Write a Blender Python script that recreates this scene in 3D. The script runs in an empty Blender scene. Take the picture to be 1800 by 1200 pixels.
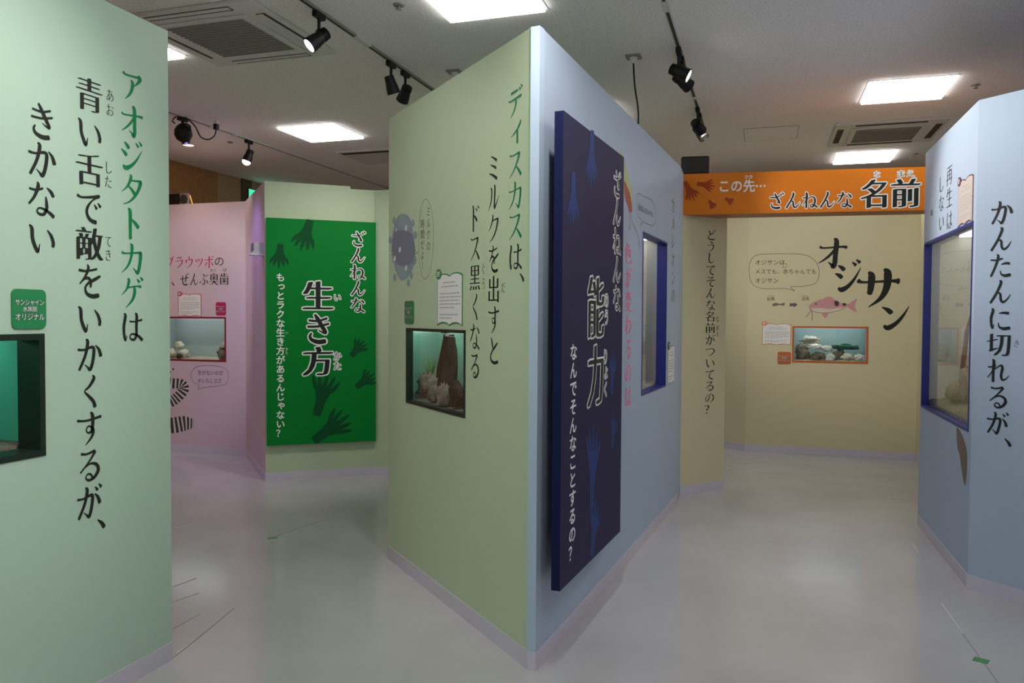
import bpy, bmesh, math, random
from mathutils import Vector, Matrix, noise
from mathutils.geometry import tessellate_polygon
S = bpy.context.scene
COL = S.collection
R = math.radians
random.seed(7)

# ------------------------------------------------------------------ camera
F_PX, PITCH, ROLL, YAW, CAM_Z = 1387.4, R(1.7376), R(.3512), R(17.73), 1.5
UP0 = Vector((0, 0, 1))
FW0 = Vector((-math.sin(YAW), math.cos(YAW), 0))
RT0 = Vector((math.cos(YAW), math.sin(YAW), 0))
FWD = FW0 * math.cos(PITCH) - UP0 * math.sin(PITCH)
U0 = FW0 * math.sin(PITCH) + UP0 * math.cos(PITCH)
RGT = RT0 * math.cos(ROLL) + U0 * math.sin(ROLL)
UPV = U0 * math.cos(ROLL) - RT0 * math.sin(ROLL)
EYE = Vector((0, 0, CAM_Z))
cam = bpy.data.cameras.new('camera')
cam.sensor_width = 36
cam.lens = 36 * F_PX / 1800
cam.clip_start = .05
co = bpy.data.objects.new('camera', cam)
COL.objects.link(co)
co.matrix_world = Matrix(((RGT.x, UPV.x, -FWD.x, EYE.x), (RGT.y, UPV.y, -FWD.y, EYE.y),
                          (RGT.z, UPV.z, -FWD.z, EYE.z), (0, 0, 0, 1)))
S.camera = co

# ------------------------------------------------------------------ world, exposure
w = bpy.data.worlds.new('world')
S.world = w
w.use_nodes = True
w.node_tree.nodes['Background'].inputs[0].default_value = (.9, .95, 1, 1)
w.node_tree.nodes['Background'].inputs[1].default_value = .05
S.view_settings.view_transform = 'Standard'
S.view_settings.look = 'None'
S.view_settings.exposure = 0.08
S.view_settings.gamma = 1
S.view_settings.use_curve_mapping = False
LED_POWER = 8.5          # emission of the ceiling light diffusers
SPOT = 2.2               # multiplier of the track lamps

CEIL, H = 3.3, 2.71


# ------------------------------------------------------------------ helpers
def srgb(r, g, b):
    return tuple((c / 255 / 12.92) if c <= 10 else ((c / 255 + .055) / 1.055) ** 2.4 for c in (r, g, b))


def ray(px, py):
    return FWD + RGT * ((px - 900) / F_PX) - UPV * ((py - 600) / F_PX)


def at_z(px, py, z):
    d = ray(px, py)
    return EYE + d * ((z - CAM_Z) / d.z)


def mat(name, col, rough=.6, metal=0, emit=0, ecol=None, spec=.5, bump=None, coat=0):
    m = bpy.data.materials.new(name)
    m.use_nodes = True
    nt = m.node_tree
    b = nt.nodes['Principled BSDF']
    b.inputs['Base Color'].default_value = (*col, 1)
    b.inputs['Roughness'].default_value = rough
    b.inputs['Metallic'].default_value = metal
    b.inputs['Specular IOR Level'].default_value = spec
    b.inputs['Coat Weight'].default_value = coat
    b.inputs['Coat Roughness'].default_value = .05
    if emit:
        b.inputs['Emission Color'].default_value = (*(ecol or col), 1)
        b.inputs['Emission Strength'].default_value = emit
    if bump:
        sc, st, vary = bump
        tc = nt.nodes.new('ShaderNodeTexCoord')
        nz = nt.nodes.new('ShaderNodeTexNoise')
        nz.inputs['Scale'].default_value = sc
        nz.inputs['Detail'].default_value = 6
        nt.links.new(tc.outputs['Object'], nz.inputs['Vector'])
        bp = nt.nodes.new('ShaderNodeBump')
        bp.inputs['Strength'].default_value = st
        bp.inputs['Distance'].default_value = .01
        nt.links.new(nz.outputs['Fac'], bp.inputs['Height'])
        nt.links.new(bp.outputs['Normal'], b.inputs['Normal'])
        if vary:
            cr = nt.nodes.new('ShaderNodeValToRGB')
            cr.color_ramp.elements[0].position = .3
            cr.color_ramp.elements[1].position = .7
            cr.color_ramp.elements[0].color = (*[c * (1 - vary) for c in col], 1)
            cr.color_ramp.elements[1].color = (*[min(1, c * (1 + vary)) for c in col], 1)
            nt.links.new(nz.outputs['Fac'], cr.inputs['Fac'])
            nt.links.new(cr.outputs['Color'], b.inputs['Base Color'])
    return m


def glass_mat(name, tint=(1, 1, 1), ior=1.5):
    m = bpy.data.materials.new(name)
    m.use_nodes = True
    nt = m.node_tree
    nt.nodes.clear()
    o = nt.nodes.new('ShaderNodeOutputMaterial')
    mx = nt.nodes.new('ShaderNodeMixShader')
    fr = nt.nodes.new('ShaderNodeFresnel')
    fr.inputs['IOR'].default_value = ior
    t = nt.nodes.new('ShaderNodeBsdfTransparent')
    t.inputs['Color'].default_value = (*tint, 1)
    g = nt.nodes.new('ShaderNodeBsdfGlossy')
    g.inputs['Roughness'].default_value = 0.0
    ge = nt.nodes.new('ShaderNodeNewGeometry')
    mu = nt.nodes.new('ShaderNodeMath')
    mu.operation = 'MULTIPLY'
    inv = nt.nodes.new('ShaderNodeMath')
    inv.operation = 'SUBTRACT'
    inv.inputs[0].default_value = 1
    nt.links.new(ge.outputs['Backfacing'], inv.inputs[1])
    nt.links.new(fr.outputs[0], mu.inputs[0])
    nt.links.new(inv.outputs[0], mu.inputs[1])
    nt.links.new(mu.outputs[0], mx.inputs[0])
    nt.links.new(t.outputs[0], mx.inputs[1])
    nt.links.new(g.outputs[0], mx.inputs[2])
    nt.links.new(mx.outputs[0], o.inputs[0])
    return m


def empty(name, loc, label, cat, group=None):
    o = bpy.data.objects.new(name, None)
    COL.objects.link(o)
    o.location = loc
    o.empty_display_size = .1
    tag(o, label, cat, group)
    return o


def tag(o, label, cat, group=None):
    o['label'] = label
    o['category'] = cat
    if group:
        o['group'] = group
    return o


def wloc(o):
    v = Vector((0, 0, 0))
    while o is not None:
        v += Vector(o.location)
        o = o.parent
    return v


class MB:
    """collects world space geometry, then becomes one mesh object"""

    def __init__(self):
        self.v, self.f, self.cuts = [], [], []

    def seg(self):
        """what follows becomes an object of its own"""
        if not self.cuts or self.cuts[-1] != (len(self.v), len(self.f)):
            self.cuts.append((len(self.v), len(self.f)))

    def add(self, vs, fs):
        k = len(self.v)
        self.v += [tuple(p) for p in vs]
        self.f += [tuple(i + k for i in f) for f in fs]
        return self

    def quad(self, a, b, c, d):
        return self.add([a, b, c, d], [(0, 1, 2, 3)])

    def box(self, lo, hi):
        (x0, y0, z0), (x1, y1, z1) = lo, hi
        return self.hexa([(x0, y0, z0), (x1, y0, z0), (x1, y1, z0), (x0, y1, z0),
                          (x0, y0, z1), (x1, y0, z1), (x1, y1, z1), (x0, y1, z1)])

    def hexa(self, p):
        return self.add(p, [(3, 2, 1, 0), (4, 5, 6, 7), (0, 1, 5, 4), (1, 2, 6, 5), (2, 3, 7, 6), (3, 0, 4, 7)])

    def prism(self, poly, z0, z1):
        n = len(poly)
        vs = [(x, y, z0) for x, y in poly] + [(x, y, z1) for x, y in poly]
        fs = [tuple(range(n))[::-1], tuple(range(n, 2 * n))] + [(i, (i + 1) % n, n + (i + 1) % n, n + i) for i in range(n)]
        return self.add(vs, fs)

    def lathe(self, o, ax, prof, n=20):
        """prof: (distance along the axis, radius)"""
        ax = Vector(ax).normalized()
        t = Vector((1, 0, 0)) if abs(ax.x) < .8 else Vector((0, 1, 0))
        a = ax.cross(t).normalized()
        b = ax.cross(a)
        vs, fs = [], []
        for d, r in prof:
            for i in range(n):
                q = 2 * math.pi * i / n
                vs.append(Vector(o) + ax * d + (a * math.cos(q) + b * math.sin(q)) * r)
        for j in range(len(prof) - 1):
            for i in range(n):
                fs.append((j * n + i, j * n + (i + 1) % n, (j + 1) * n + (i + 1) % n, (j + 1) * n + i))
        fs.append(tuple(range(n)))
        fs.append(tuple(range((len(prof) - 1) * n, len(prof) * n)))
        return self.add(vs, fs)

    def tube(self, pts, r, n=8):
        pts = [Vector(p) for p in pts]
        vs, fs = [], []
        for k, p in enumerate(pts):
            d = (pts[min(k + 1, len(pts) - 1)] - pts[max(k - 1, 0)]).normalized()
            t = Vector((0, 0, 1)) if abs(d.z) < .9 else Vector((1, 0, 0))
            a = d.cross(t).normalized()
            b = d.cross(a)
            rr = r[k] if isinstance(r, (list, tuple)) else r
            for i in range(n):
                q = 2 * math.pi * i / n
                vs.append(p + (a * math.cos(q) + b * math.sin(q)) * rr)
        for k in range(len(pts) - 1):
            for i in range(n):
                fs.append((k * n + i, k * n + (i + 1) % n, (k + 1) * n + (i + 1) % n, (k + 1) * n + i))
        fs.append(tuple(range(n)))
        fs.append(tuple(range((len(pts) - 1) * n, len(pts) * n)))
        return self.add(vs, fs)

    def build(self, name, m, parent=None, smooth=False, bevel=0, label=None, fix=True):
        if self.cuts:
            cs = self.cuts if self.cuts[0] == (0, 0) else [(0, 0)] + self.cuts
            first = None
            for (v0, f0), (v1, f1) in zip(cs, cs[1:] + [(len(self.v), len(self.f))]):
                if f1 > f0:
                    q = MB()
                    q.v = self.v[v0:v1]
                    q.f = [tuple(i - v0 for i in f) for f in self.f[f0:f1]]
                    o = q.build(name, m, parent, smooth, bevel, label, fix)
                    first = first or o
            return first
        me = bpy.data.meshes.new(name)
        base = wloc(parent) if parent else Vector((0, 0, 0))
        me.from_pydata([tuple(Vector(p) - base) for p in self.v], [], self.f)
        if fix:
            bm = bmesh.new()
            bm.from_mesh(me)
            bmesh.ops.recalc_face_normals(bm, faces=bm.faces)
            bm.to_mesh(me)
            bm.free()
        me.materials.append(m)
        if smooth:
            me.polygons.foreach_set('use_smooth', [True] * len(me.polygons))
        o = bpy.data.objects.new(name, me)
        COL.objects.link(o)
        if parent:
            o.parent = parent
        if bevel:
            b = o.modifiers.new('bevel', 'BEVEL')
            b.width = bevel
            b.segments = 2
        if label:
            o['label'] = label
        return o


def struct(o):
    o['kind'] = 'structure'
    return o


class Plane:
    """a vertical face from floor point a to b, left to right as seen from its front"""

    def __init__(self, a, b):
        self.a, self.b = Vector(a), Vector(b)
        d = self.b - self.a
        self.L = d.length
        self.e = d.normalized()
        self.n = Vector((self.e.y, -self.e.x))

    def at(self, s, z, off=0):
        p = self.a + self.e * s + self.n * off
        return Vector((p.x, p.y, z))

    def px(self, x, y, off=0):
        d = ray(x, y)
        o = self.a + self.n * off
        t = (o - Vector((EYE.x, EYE.y))).dot(self.n) / Vector((d.x, d.y)).dot(self.n)
        P = EYE + d * t
        return (Vector((P.x, P.y)) - self.a).dot(self.e), P.z

    def box(self, mb, s0, s1, z0, z1, d0, d1):
        """box standing between depths d0 and d1 (outward positive)"""
        p = [self.at(s, z, d) for z in (z0, z1) for (s, d) in ((s0, d0), (s1, d0), (s1, d1), (s0, d1))]
        return mb.hexa(p)

    def wall(self, mb, h, th, hole=None, s0=0, s1=None):
        s1 = self.L if s1 is None else s1
        if not hole:
            return self.box(mb, s0, s1, 0, h, -th, 0)
        a, b, c, d = hole
        ss, zs = [s0, a, b, s1], [0, c, d, h]
        for i in range(3):
            for j in range(3):
                if i == 1 and j == 1:
                    continue
                for off in (0, -th):
                    mb.quad(self.at(ss[i], zs[j], off), self.at(ss[i + 1], zs[j], off),
                            self.at(ss[i + 1], zs[j + 1], off), self.at(ss[i], zs[j + 1], off))
        for (q, r_) in (((s0, 0), (s1, 0)), ((s1, 0), (s1, h)), ((s1, h), (s0, h)), ((s0, h), (s0, 0)),
                        ((a, c), (b, c)), ((b, c), (b, d)), ((b, d), (a, d)), ((a, d), (a, c))):
            mb.quad(self.at(*q, 0), self.at(*r_, 0), self.at(*r_, -th), self.at(*q, -th))
        return mb

    def skirting(self, parent, s0=0, s1=None, e0=0, e1=0):
        m = MB()
        self.box(m, s0 - e0, (self.L if s1 is None else s1) + e1, 0, .08, -.002, .004)
        return m.build('baseboard', M['skirt'], parent)


# ------------------------------------------------------------------ lettering
GL = {}


def glyph(ch, off=0.0):
    k = (ch, off)
    if k not in GL:
        c = bpy.data.curves.new('t', 'FONT')
        c.body = ch
        c.size = 1
        c.offset = off
        c.resolution_u = 3
        o = bpy.data.objects.new('t', c)
        COL.objects.link(o)
        bpy.context.view_layer.update()
        me = bpy.data.meshes.new_from_object(o.evaluated_get(bpy.context.evaluated_depsgraph_get()))
        vs = [(v.co.x, v.co.y) for v in me.vertices]
        fs = [tuple(p.vertices) for p in me.polygons]
        bpy.data.objects.remove(o)
        bpy.data.curves.remove(c)
        bpy.data.meshes.remove(me)
        GL[k] = (vs, fs)
    return GL[k]


# brush strokes of the kana: x,y,width points on a 100 x 100 cell, y down
KANA = {
    'ア': '14,14,8 26,19,5 80,15,6|76,11,8 84,19,11 71,36,6 56,48,2|46,32,6 52,40,10 49,58,9 38,78,6 20,95,1.5',
    'オ': '8,33,7 20,36,4 78,29,5 94,30,8|52,4,5 60,13,11 60,60,11 60,84,11 56,96,10 47,88,5 38,82,2|58,34,4 46,54,6 28,72,5 6,88,1.5',
    'ジ': '18,13,3 30,22,9 36,29,9|6,38,3 19,46,9 26,53,9|12,87,6 23,93,11 44,84,9 68,62,6 92,28,1.5|66,8,3 76,18,8|80,1,3 90,11,8',
    'タ': '42,3,4 46,11,9 36,33,7 22,49,4 6,61,1.5|38,22,3 78,19,6 86,23,11 76,48,9 58,72,7 36,90,4 12,99,1.5|36,40,4 50,51,8 62,63,10',
    'ト': '34,3,5 42,12,11 42,60,10 42,96,10|44,33,3 62,45,9 76,58,11',
    'カ': '8,33,7 20,36,4 77,30,5 86,33,11 84,60,10 78,84,10 72,95,9 63,88,5 54,80,2|44,4,4 50,13,10 46,44,8 32,74,6 6,97,1.5',
    'ゲ': '32,6,4 37,13,9 28,38,6 6,59,1.5|30,35,4 68,29,4 88,30,7|58,30,6 61,48,10 50,74,7 22,99,1.5|72,6,3 81,15,8|86,-1,3 95,8,8',
    'は': '16,9,4 22,16,9 15,50,9 17,80,8 22,93,5 27,77,2|40,33,5 60,34,4 92,28,6|64,7,5 70,16,9 68,50,9 68,74,8 60,90,7 46,90,5 40,82,4 46,74,4 60,74,5 76,80,7 93,93,9',
    'き': '20,23,5 50,25,5 80,16,5|16,44,5 50,43,5 86,34,5|40,4,5 50,20,9 64,44,9 75,63,8 66,63,4 52,56,2|28,66,4 23,76,6 30,88,8 52,95,10 74,92,10',
    'か': '8,34,6 30,35,5 58,28,7 67,36,9 62,70,9 52,93,9 42,86,4 32,78,2|38,5,5 44,14,9 34,52,8 12,93,7|73,23,3 86,36,8 93,55,10',
    'が': '6,36,6 28,37,5 54,31,7 62,38,9 57,70,9 48,93,9 38,86,4 28,78,2|36,7,5 42,16,9 32,53,8 10,93,7|70,30,3 82,42,8 89,60,10|72,10,3 81,20,8|86,3,3 95,13,8',
    'な': '10,26,5 34,27,5 54,20,5|36,5,4 39,16,9 26,46,7 8,68,5|68,17,3 82,27,8 89,39,8|64,42,3 66,60,8 66,76,8 56,92,7 40,92,5 34,84,4 42,76,4 58,78,5 76,86,7 90,96,9',
    'い': '10,18,4 18,27,9 20,56,9 32,84,9 38,88,6 43,68,2|69,27,3 82,42,8 89,61,9 87,72,8',
    'て': '8,21,7 24,25,5 60,20,6 90,14,8|88,15,7 66,28,4 48,48,7 44,70,8 56,87,9 78,93,10',
    'で': '6,22,7 22,26,5 58,21,6 88,15,8|86,16,7 62,30,4 44,50,7 40,70,8 52,88,9 74,94,10|68,42,3 77,53,8|82,36,3 91,46,8',
    'を': '12,20,6 40,22,5 78,14,5|43,3,4 46,14,8 34,38,6 14,60,3|16,58,3 30,46,5 44,42,7 54,50,8 54,68,6|90,35,6 68,46,8 44,58,6 34,72,6 40,88,8 60,95,10 84,92,10',
    'く': '62,3,4 67,12,9 50,34,7 32,48,4 46,62,7 64,80,9 70,96,10',
    'す': '6,23,6 40,26,5 94,19,7|55,3,5 62,14,10 62,44,9 56,60,7 44,62,4 38,54,4 44,44,4 56,46,5 64,58,9 58,76,7 34,98,2',
    'る': '20,13,6 40,16,5 70,10,7|72,12,8 50,38,5 16,68,4|18,66,3 30,56,4 54,46,5 76,52,8 83,70,10 66,90,8 46,94,6 36,86,4 42,76,4 54,78,5 62,90,5',
    'ん': '48,4,5 54,13,9 36,54,8 10,95,8|12,92,3 28,64,4 44,54,5 52,62,8 54,82,8 64,93,7 80,82,5 94,62,2',
    'た': '8,26,5 32,28,5 58,22,5|35,5,5 40,16,9 28,54,8 10,94,7|54,46,3 72,42,7 88,44,8|50,72,3 54,86,5 70,93,9 92,90,10',
    'に': '16,11,4 22,18,9 14,50,9 17,82,8 22,92,5 27,76,2|48,30,3 68,28,7 88,30,9|46,70,3 50,86,6 68,93,10 94,90,10',
    'れ': '24,5,5 30,14,10 28,50,9 28,96,9|6,36,5 20,36,5 37,28,6|36,29,6 22,56,4 4,80,3|26,52,3 48,34,4 62,28,7 67,40,9 62,66,8 66,85,8 78,85,5 96,68,2',
    'ね': '24,5,5 30,14,10 28,50,9 28,96,9|6,36,5 20,36,5 37,28,6|36,29,6 22,56,4 4,80,3|26,52,3 50,34,4 70,32,6 81,48,9 78,74,8 66,91,6 54,89,4 54,78,4 66,76,4 82,84,7 96,94,8',
    'ざ': '14,30,5 46,31,5 76,21,5|42,5,5 52,24,9 68,52,9 73,63,8 56,58,2|26,66,4 23,78,6 32,90,8 54,95,10 76,92,10|76,8,3 84,17,8|88,1,3 96,11,8',
    'ス': '14,15,7 30,19,4 68,15,6 77,18,11 62,46,8 40,72,5 8,96,1.5|52,56,3 72,72,9 90,92,11',
    'ド': '28,3,5 36,12,11 36,60,10 36,96,10|38,36,3 56,47,9 70,60,11|60,13,3 70,23,8|76,5,3 86,15,8',
    'デ': '22,15,7 66,12,7|6,38,7 20,41,4 92,35,8|54,38,6 54,58,9 42,80,6 18,99,1.5|76,5,3 84,14,8|88,-2,3 96,7,8',
    'ィ': '74,22,4 72,33,9 46,54,6 10,70,1.5|50,50,7 54,62,10 54,98,10',
    'ミ': '28,11,3 52,20,7 76,31,10|24,40,3 48,48,7 71,57,10|14,70,3 46,80,8 78,95,11',
    'ル': '26,15,5 34,24,9 30,60,7 6,94,1.5|55,8,5 61,17,10 58,60,10 58,87,10 70,77,6 96,48,1.5',
    'ク': '40,3,4 44,12,9 30,38,6 8,59,1.5|38,24,3 77,20,6 85,25,11 72,56,8 50,80,6 16,99,1.5',
    'と': '28,6,4 36,20,9 42,38,7 48,48,3|82,23,5 60,38,8 36,56,6 24,72,7 32,88,9 56,95,10 86,90,10',
    'サ': '4,35,8 18,38,4 80,32,5 96,32,10|27,13,5 34,22,11 34,50,10 32,66,8|62,4,5 70,14,12 70,48,11 58,76,7 32,99,1.5',
    'ン': '14,16,3 30,28,10 39,40,11|12,83,7 23,92,12 50,78,9 74,54,6 96,24,1.5',
    'ど': '26,12,4 34,24,9 40,40,7 46,50,3|76,28,5 56,42,8 34,58,6 22,74,7 30,90,9 54,96,10 82,92,10|70,10,3 79,20,8|84,3,3 93,13,8',
    'う': '36,7,3 54,13,8 66,20,8|16,43,5 34,41,4 58,32,6 75,42,10 70,66,8 56,86,6 34,99,2',
    'し': '28,4,4 36,13,10 32,60,9 38,87,9 56,93,7 84,74,2',
    'そ': '22,13,6 44,14,4 72,8,7|72,10,7 50,32,4 14,50,3|8,50,5 50,41,4 92,36,7|90,37,5 66,44,4 46,62,7 46,80,8 58,93,9 76,95,9',
    'つ': '6,36,6 40,28,5 70,26,6 91,42,10 84,64,8 62,82,6 34,93,2',
    'の': '52,23,4 46,52,8 32,80,8 20,84,5 11,66,7 18,42,5 40,22,4 64,19,5 85,36,9 87,60,10 74,80,7 50,95,2',
    'ブ': '12,19,7 26,23,4 70,19,6 79,23,11 66,56,8 44,80,6 14,99,1.5|' + '76,4,3 84,13,8|89,-2,3 97,7,8',
    'ラ': '22,13,6 76,12,7|10,38,6 24,41,4 74,36,6 85,40,11 70,68,8 46,87,6 20,99,1.5',
    'ウ': '46,3,5 52,12,10 52,29,9|16,29,5 20,40,10 22,56,9|20,35,3 77,29,5 85,34,11 76,62,8 56,84,6 26,99,1.5',
    'ツ': '12,27,3 24,38,9 28,50,9|40,21,3 52,32,9 56,44,9|82,21,7 85,36,10 66,68,7 34,98,1.5',
    'ボ': '8,32,6 22,35,4 92,29,8|48,4,5 54,14,11 54,88,10 50,97,8 41,90,2|28,50,4 24,64,8 10,82,6|72,50,3 84,64,8 93,80,10|74,6,3 82,15,8|87,0,3 95,9,8',
    'ゼ': '6,46,6 30,44,4 86,34,9 70,52,5 58,62,2|36,10,5 42,20,10 42,80,9 54,92,9 90,90,10|70,6,3 79,15,8|84,0,3 93,9,8',
    'ぜ': '4,45,5 40,43,5 94,33,7|64,14,4 70,22,9 68,50,9 62,67,6 53,62,2|27,19,4 32,28,9 32,68,9 44,89,9 64,93,9 84,90,9|76,4,3 84,13,8|89,-2,3 97,7,8',
    'ぶ': '36,9,4 54,17,8 57,24,6 46,34,3|46,34,4 44,50,6 58,64,9 56,82,8 42,92,7 28,80,2|4,80,8 16,70,4 25,57,3|70,56,3 84,68,8 91,84,9|70,18,3 79,27,8|84,11,3 93,20,8',
    '、': '16,68,3 32,82,9 40,95,11',
}


def brush(mb, ch, place, off, ws, grow=0):
    """variable width strokes; place() maps cell coordinates (-.5..5) to the wall, grow widens for an outline"""
    for si, st in enumerate(KANA[ch].split('|')):
        p = [tuple(float(c) for c in q.split(',')) for q in st.split()]
        k = 5
        q = []
        for i in range(len(p) - 1):
            a, b, c, d = p[max(i - 1, 0)], p[i], p[i + 1], p[min(i + 2, len(p) - 1)]
            for j in range(k):
                t = j / k
                q.append(tuple(.5 * (2 * b[m] + (c[m] - a[m]) * t + (2 * a[m] - 5 * b[m] + 4 * c[m] - d[m]) * t * t
                                     + (3 * b[m] - a[m] - 3 * c[m] + d[m]) * t ** 3) for m in range(3)))
        q.append(p[-1])
        n = len(q)
        P = [Vector(((x - 50) * .0094, (50 - y) * .0094)) for x, y, _ in q]
        W = [max(1.2, w_) * ws * .0047 + grow for _, _, w_ in q]
        L, Rr, T = [], [], []
        for i in range(n):
            d = (P[min(i + 1, n - 1)] - P[max(i - 1, 0)]).normalized()
            nn = Vector((-d.y, d.x)) * W[i]
            T.append(d)
            L.append(P[i] + nn)
            Rr.append(P[i] - nn)
        poly = list(L)
        for i, sg in ((n - 1, 1), (0, -1)):
            nn = Vector((-T[i].y, T[i].x))
            cap = W[i] * (.45 if not grow else .8)
            for a in (45, 90, 135):
                c_ = math.cos(R(a)) * sg
                poly.append(P[i] + nn * W[i] * c_ + T[i] * sg * cap * math.sin(R(a)))
            if sg == 1:
                poly += Rr[::-1]
        o = off + si * .00002
        vs = [place(v.x, v.y, o) for v in L] + [place(v.x, v.y, o) for v in Rr]
        fs = [(i, i + 1, n + i + 1, n + i) for i in range(n - 1)]
        c0 = poly[n:n + 3]
        c1 = poly[2 * n + 3:2 * n + 6]
        m0 = len(vs)
        vs += [place(v.x, v.y, o) for v in c0 + c1]
        fs += [(n - 1, m0, m0 + 1, m0 + 2, 2 * n - 1), (n, m0 + 3, m0 + 4, m0 + 5, 0)]
        mb.add(vs, fs)


def put_glyph(mb, pl, ch, cs, cz, ws, hz, off, style='mincho', vertical=False, rot=0, rho=.05):
    """glyph in a cell centred on (cs, cz) with em size ws x hz"""
    if ch in ' \u3000':
        return
    dx = dy = 0
    r90 = False
    if vertical:
        if ch in '、。':
            dx, dy = .62, .62
        elif ch in 'ゃゅょっィァェォャュョッ':
            dx, dy = .1, .1
        elif ch in 'ー…':
            r90 = True
    BR = {'mincho': (-.021, 7, .040), 'heavy': (-.019, 9, .047), 'black': (-.015, 9, .052)}
    base_st = style[5:] if style[:5] == 'halo-' else style
    if ch in KANA and base_st in BR:
        ca, sa = math.cos(rot), math.sin(rot)

        def place(gx, gy, o):
            gx, gy = gx + dx, gy + dy
            gx, gy = gx * ca - gy * sa, gx * sa + gy * ca
            return pl.at(cs + gx * ws, cz + gy * hz, o)
        return brush(mb, ch, place, off, {'mincho': 1.12, 'heavy': 1.3, 'black': 1.5}[base_st], rho if base_st != style else 0)
    if style in BR:
        of, n, w_ = BR[style]
        vs, fs = glyph(ch, of)
        sh = [((k / (n - 1) * 2 - 1) * w_, (k / (n - 1) * 2 - 1) * w_ * .17) for k in range(n)]
    elif style[:5] == 'halo-':
        of, n, w_ = BR[style[5:]]
        vs, fs = glyph(ch, of)
        sh = [(q * w_ + rho * math.cos(k * math.pi / 5), q * w_ * .17 + rho * math.sin(k * math.pi / 5)) for q in (-1, -.4, .4, 1) for k in range(10)]
    elif style == 'thin':
        vs, fs = glyph(ch, -.02)
        sh = [(-.018, -.003), (0, 0), (.018, .003)]
    elif style == 'bold':
        vs, fs = glyph(ch)
        sh = [(.022 * math.cos(k * math.pi / 3), .022 * math.sin(k * math.pi / 3)) for k in range(6)]
    elif style == 'halo':
        vs, fs = glyph(ch)
        sh = [(rho * math.cos(k * math.pi / 7) * 1.15, rho * math.sin(k * math.pi / 7)) for k in range(14)]
    else:
        vs, fs = glyph(ch)
        sh = [(0, 0)]
    ca, sa = math.cos(rot), math.sin(rot)
    for i, (ox, oy) in enumerate(sh):
        o = off + i * .00002
        P = []
        for (x, y) in vs:
            gx, gy = x - .5 + ox + dx, y - .38 + oy + dy
            if r90:
                gx, gy = gy, -gx
            gx, gy = gx * ca - gy * sa, gx * sa + gy * ca
            P.append(pl.at(cs + gx * ws, cz + gy * hz, o))
        mb.add(P, fs)


def vcol(mb, pl, text, x, y0, y1, wpx, off=.0012, style='mincho', fill=.98, n=None, start=0, x1=None, rho=.05):
    """a vertical column; photo pixels give the top, bottom, centre line and character width"""
    mb.seg()
    n = n or len(text)
    x1 = x if x1 is None else x1
    s0, z0 = pl.px(x, y0)
    s1, z1 = pl.px(x1, y1)
    sa, _ = pl.px(x - wpx / 2, (y0 + y1) / 2)
    sb, _ = pl.px(x + wpx / 2, (y0 + y1) / 2)
    cell = (z0 - z1) / n
    for i, ch in enumerate(text):
        t = (i + start + .5) / n
        put_glyph(mb, pl, ch, s0 + (s1 - s0) * t, z0 + (z1 - z0) * t, (sb - sa), cell * fill, off, style, True, 0, rho)


def hrow(mb, pl, text, x0, y0, x1, y1, hpx, off=.0012, style='sans', rho=.05):
    """a horizontal row; (x0, y0) and (x1, y1) are the middle of its left and right ends"""
    mb.seg()
    n = len(text)
    s0, z0 = pl.px(x0, y0)
    s1, z1 = pl.px(x1, y1)
    _, zt = pl.px((x0 + x1) / 2, (y0 + y1) / 2 - hpx / 2)
    _, zb = pl.px((x0 + x1) / 2, (y0 + y1) / 2 + hpx / 2)
    for i, ch in enumerate(text):
        t = (i + .5) / n
        put_glyph(mb, pl, ch, s0 + (s1 - s0) * t, z0 + (z1 - z0) * t, (s1 - s0) / n, zt - zb, off, style, False, 0, rho)


# ------------------------------------------------------------------ flat printed drawings
def spline(pts, closed=True, k=6):
    out, n = [], len(pts)
    for i in range(n if closed else n - 1):
        p = [Vector(pts[j % n]) if closed else Vector(pts[max(0, min(n - 1, j))]) for j in (i - 1, i, i + 1, i + 2)]
        for q in range(k):
            t = q / k
            out.append(tuple(.5 * (2 * p[1] + (p[2] - p[0]) * t + (2 * p[0] - 5 * p[1] + 4 * p[2] - p[3]) * t * t
                                   + (3 * p[1] - p[0] - 3 * p[2] + p[3]) * t ** 3)))
    if not closed:
        out.append(tuple(pts[-1]))
    return out


def fill(mb, pl, pts, off, smooth=True, k=6):
    q = [pl.px(*p) for p in pts]
    if smooth:
        q = spline(q, True, k)
    tr = tessellate_polygon([[Vector((a, b, 0)) for a, b in q]])
    mb.add([pl.at(a, b, off) for a, b in q], [tuple(t) for t in tr])


def line(mb, pl, pts, wpx, off, closed=False, smooth=True):
    """a drawn line, wpx photo pixels high"""
    q = [pl.px(*p) for p in pts]
    _, za = pl.px(*pts[0])
    _, zb = pl.px(pts[0][0], pts[0][1] + wpx)
    wd = abs(za - zb) / 2
    if smooth:
        q = spline(q, closed)
    q = [Vector(p) for p in q]
    n = len(q)
    L, Rr = [], []
    for i in range(n):
        d = (q[(i + 1) % n] - q[i - 1]) if closed else (q[min(i + 1, n - 1)] - q[max(i - 1, 0)])
        d = d.normalized() if d.length > 1e-9 else Vector((1, 0))
        nn = Vector((-d.y, d.x)) * wd
        L.append(q[i] + nn)
        Rr.append(q[i] - nn)
    for i in range(n if closed else n - 1):
        j = (i + 1) % n
        mb.quad(pl.at(*L[i], off), pl.at(*L[j], off), pl.at(*Rr[j], off), pl.at(*Rr[i], off))


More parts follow.
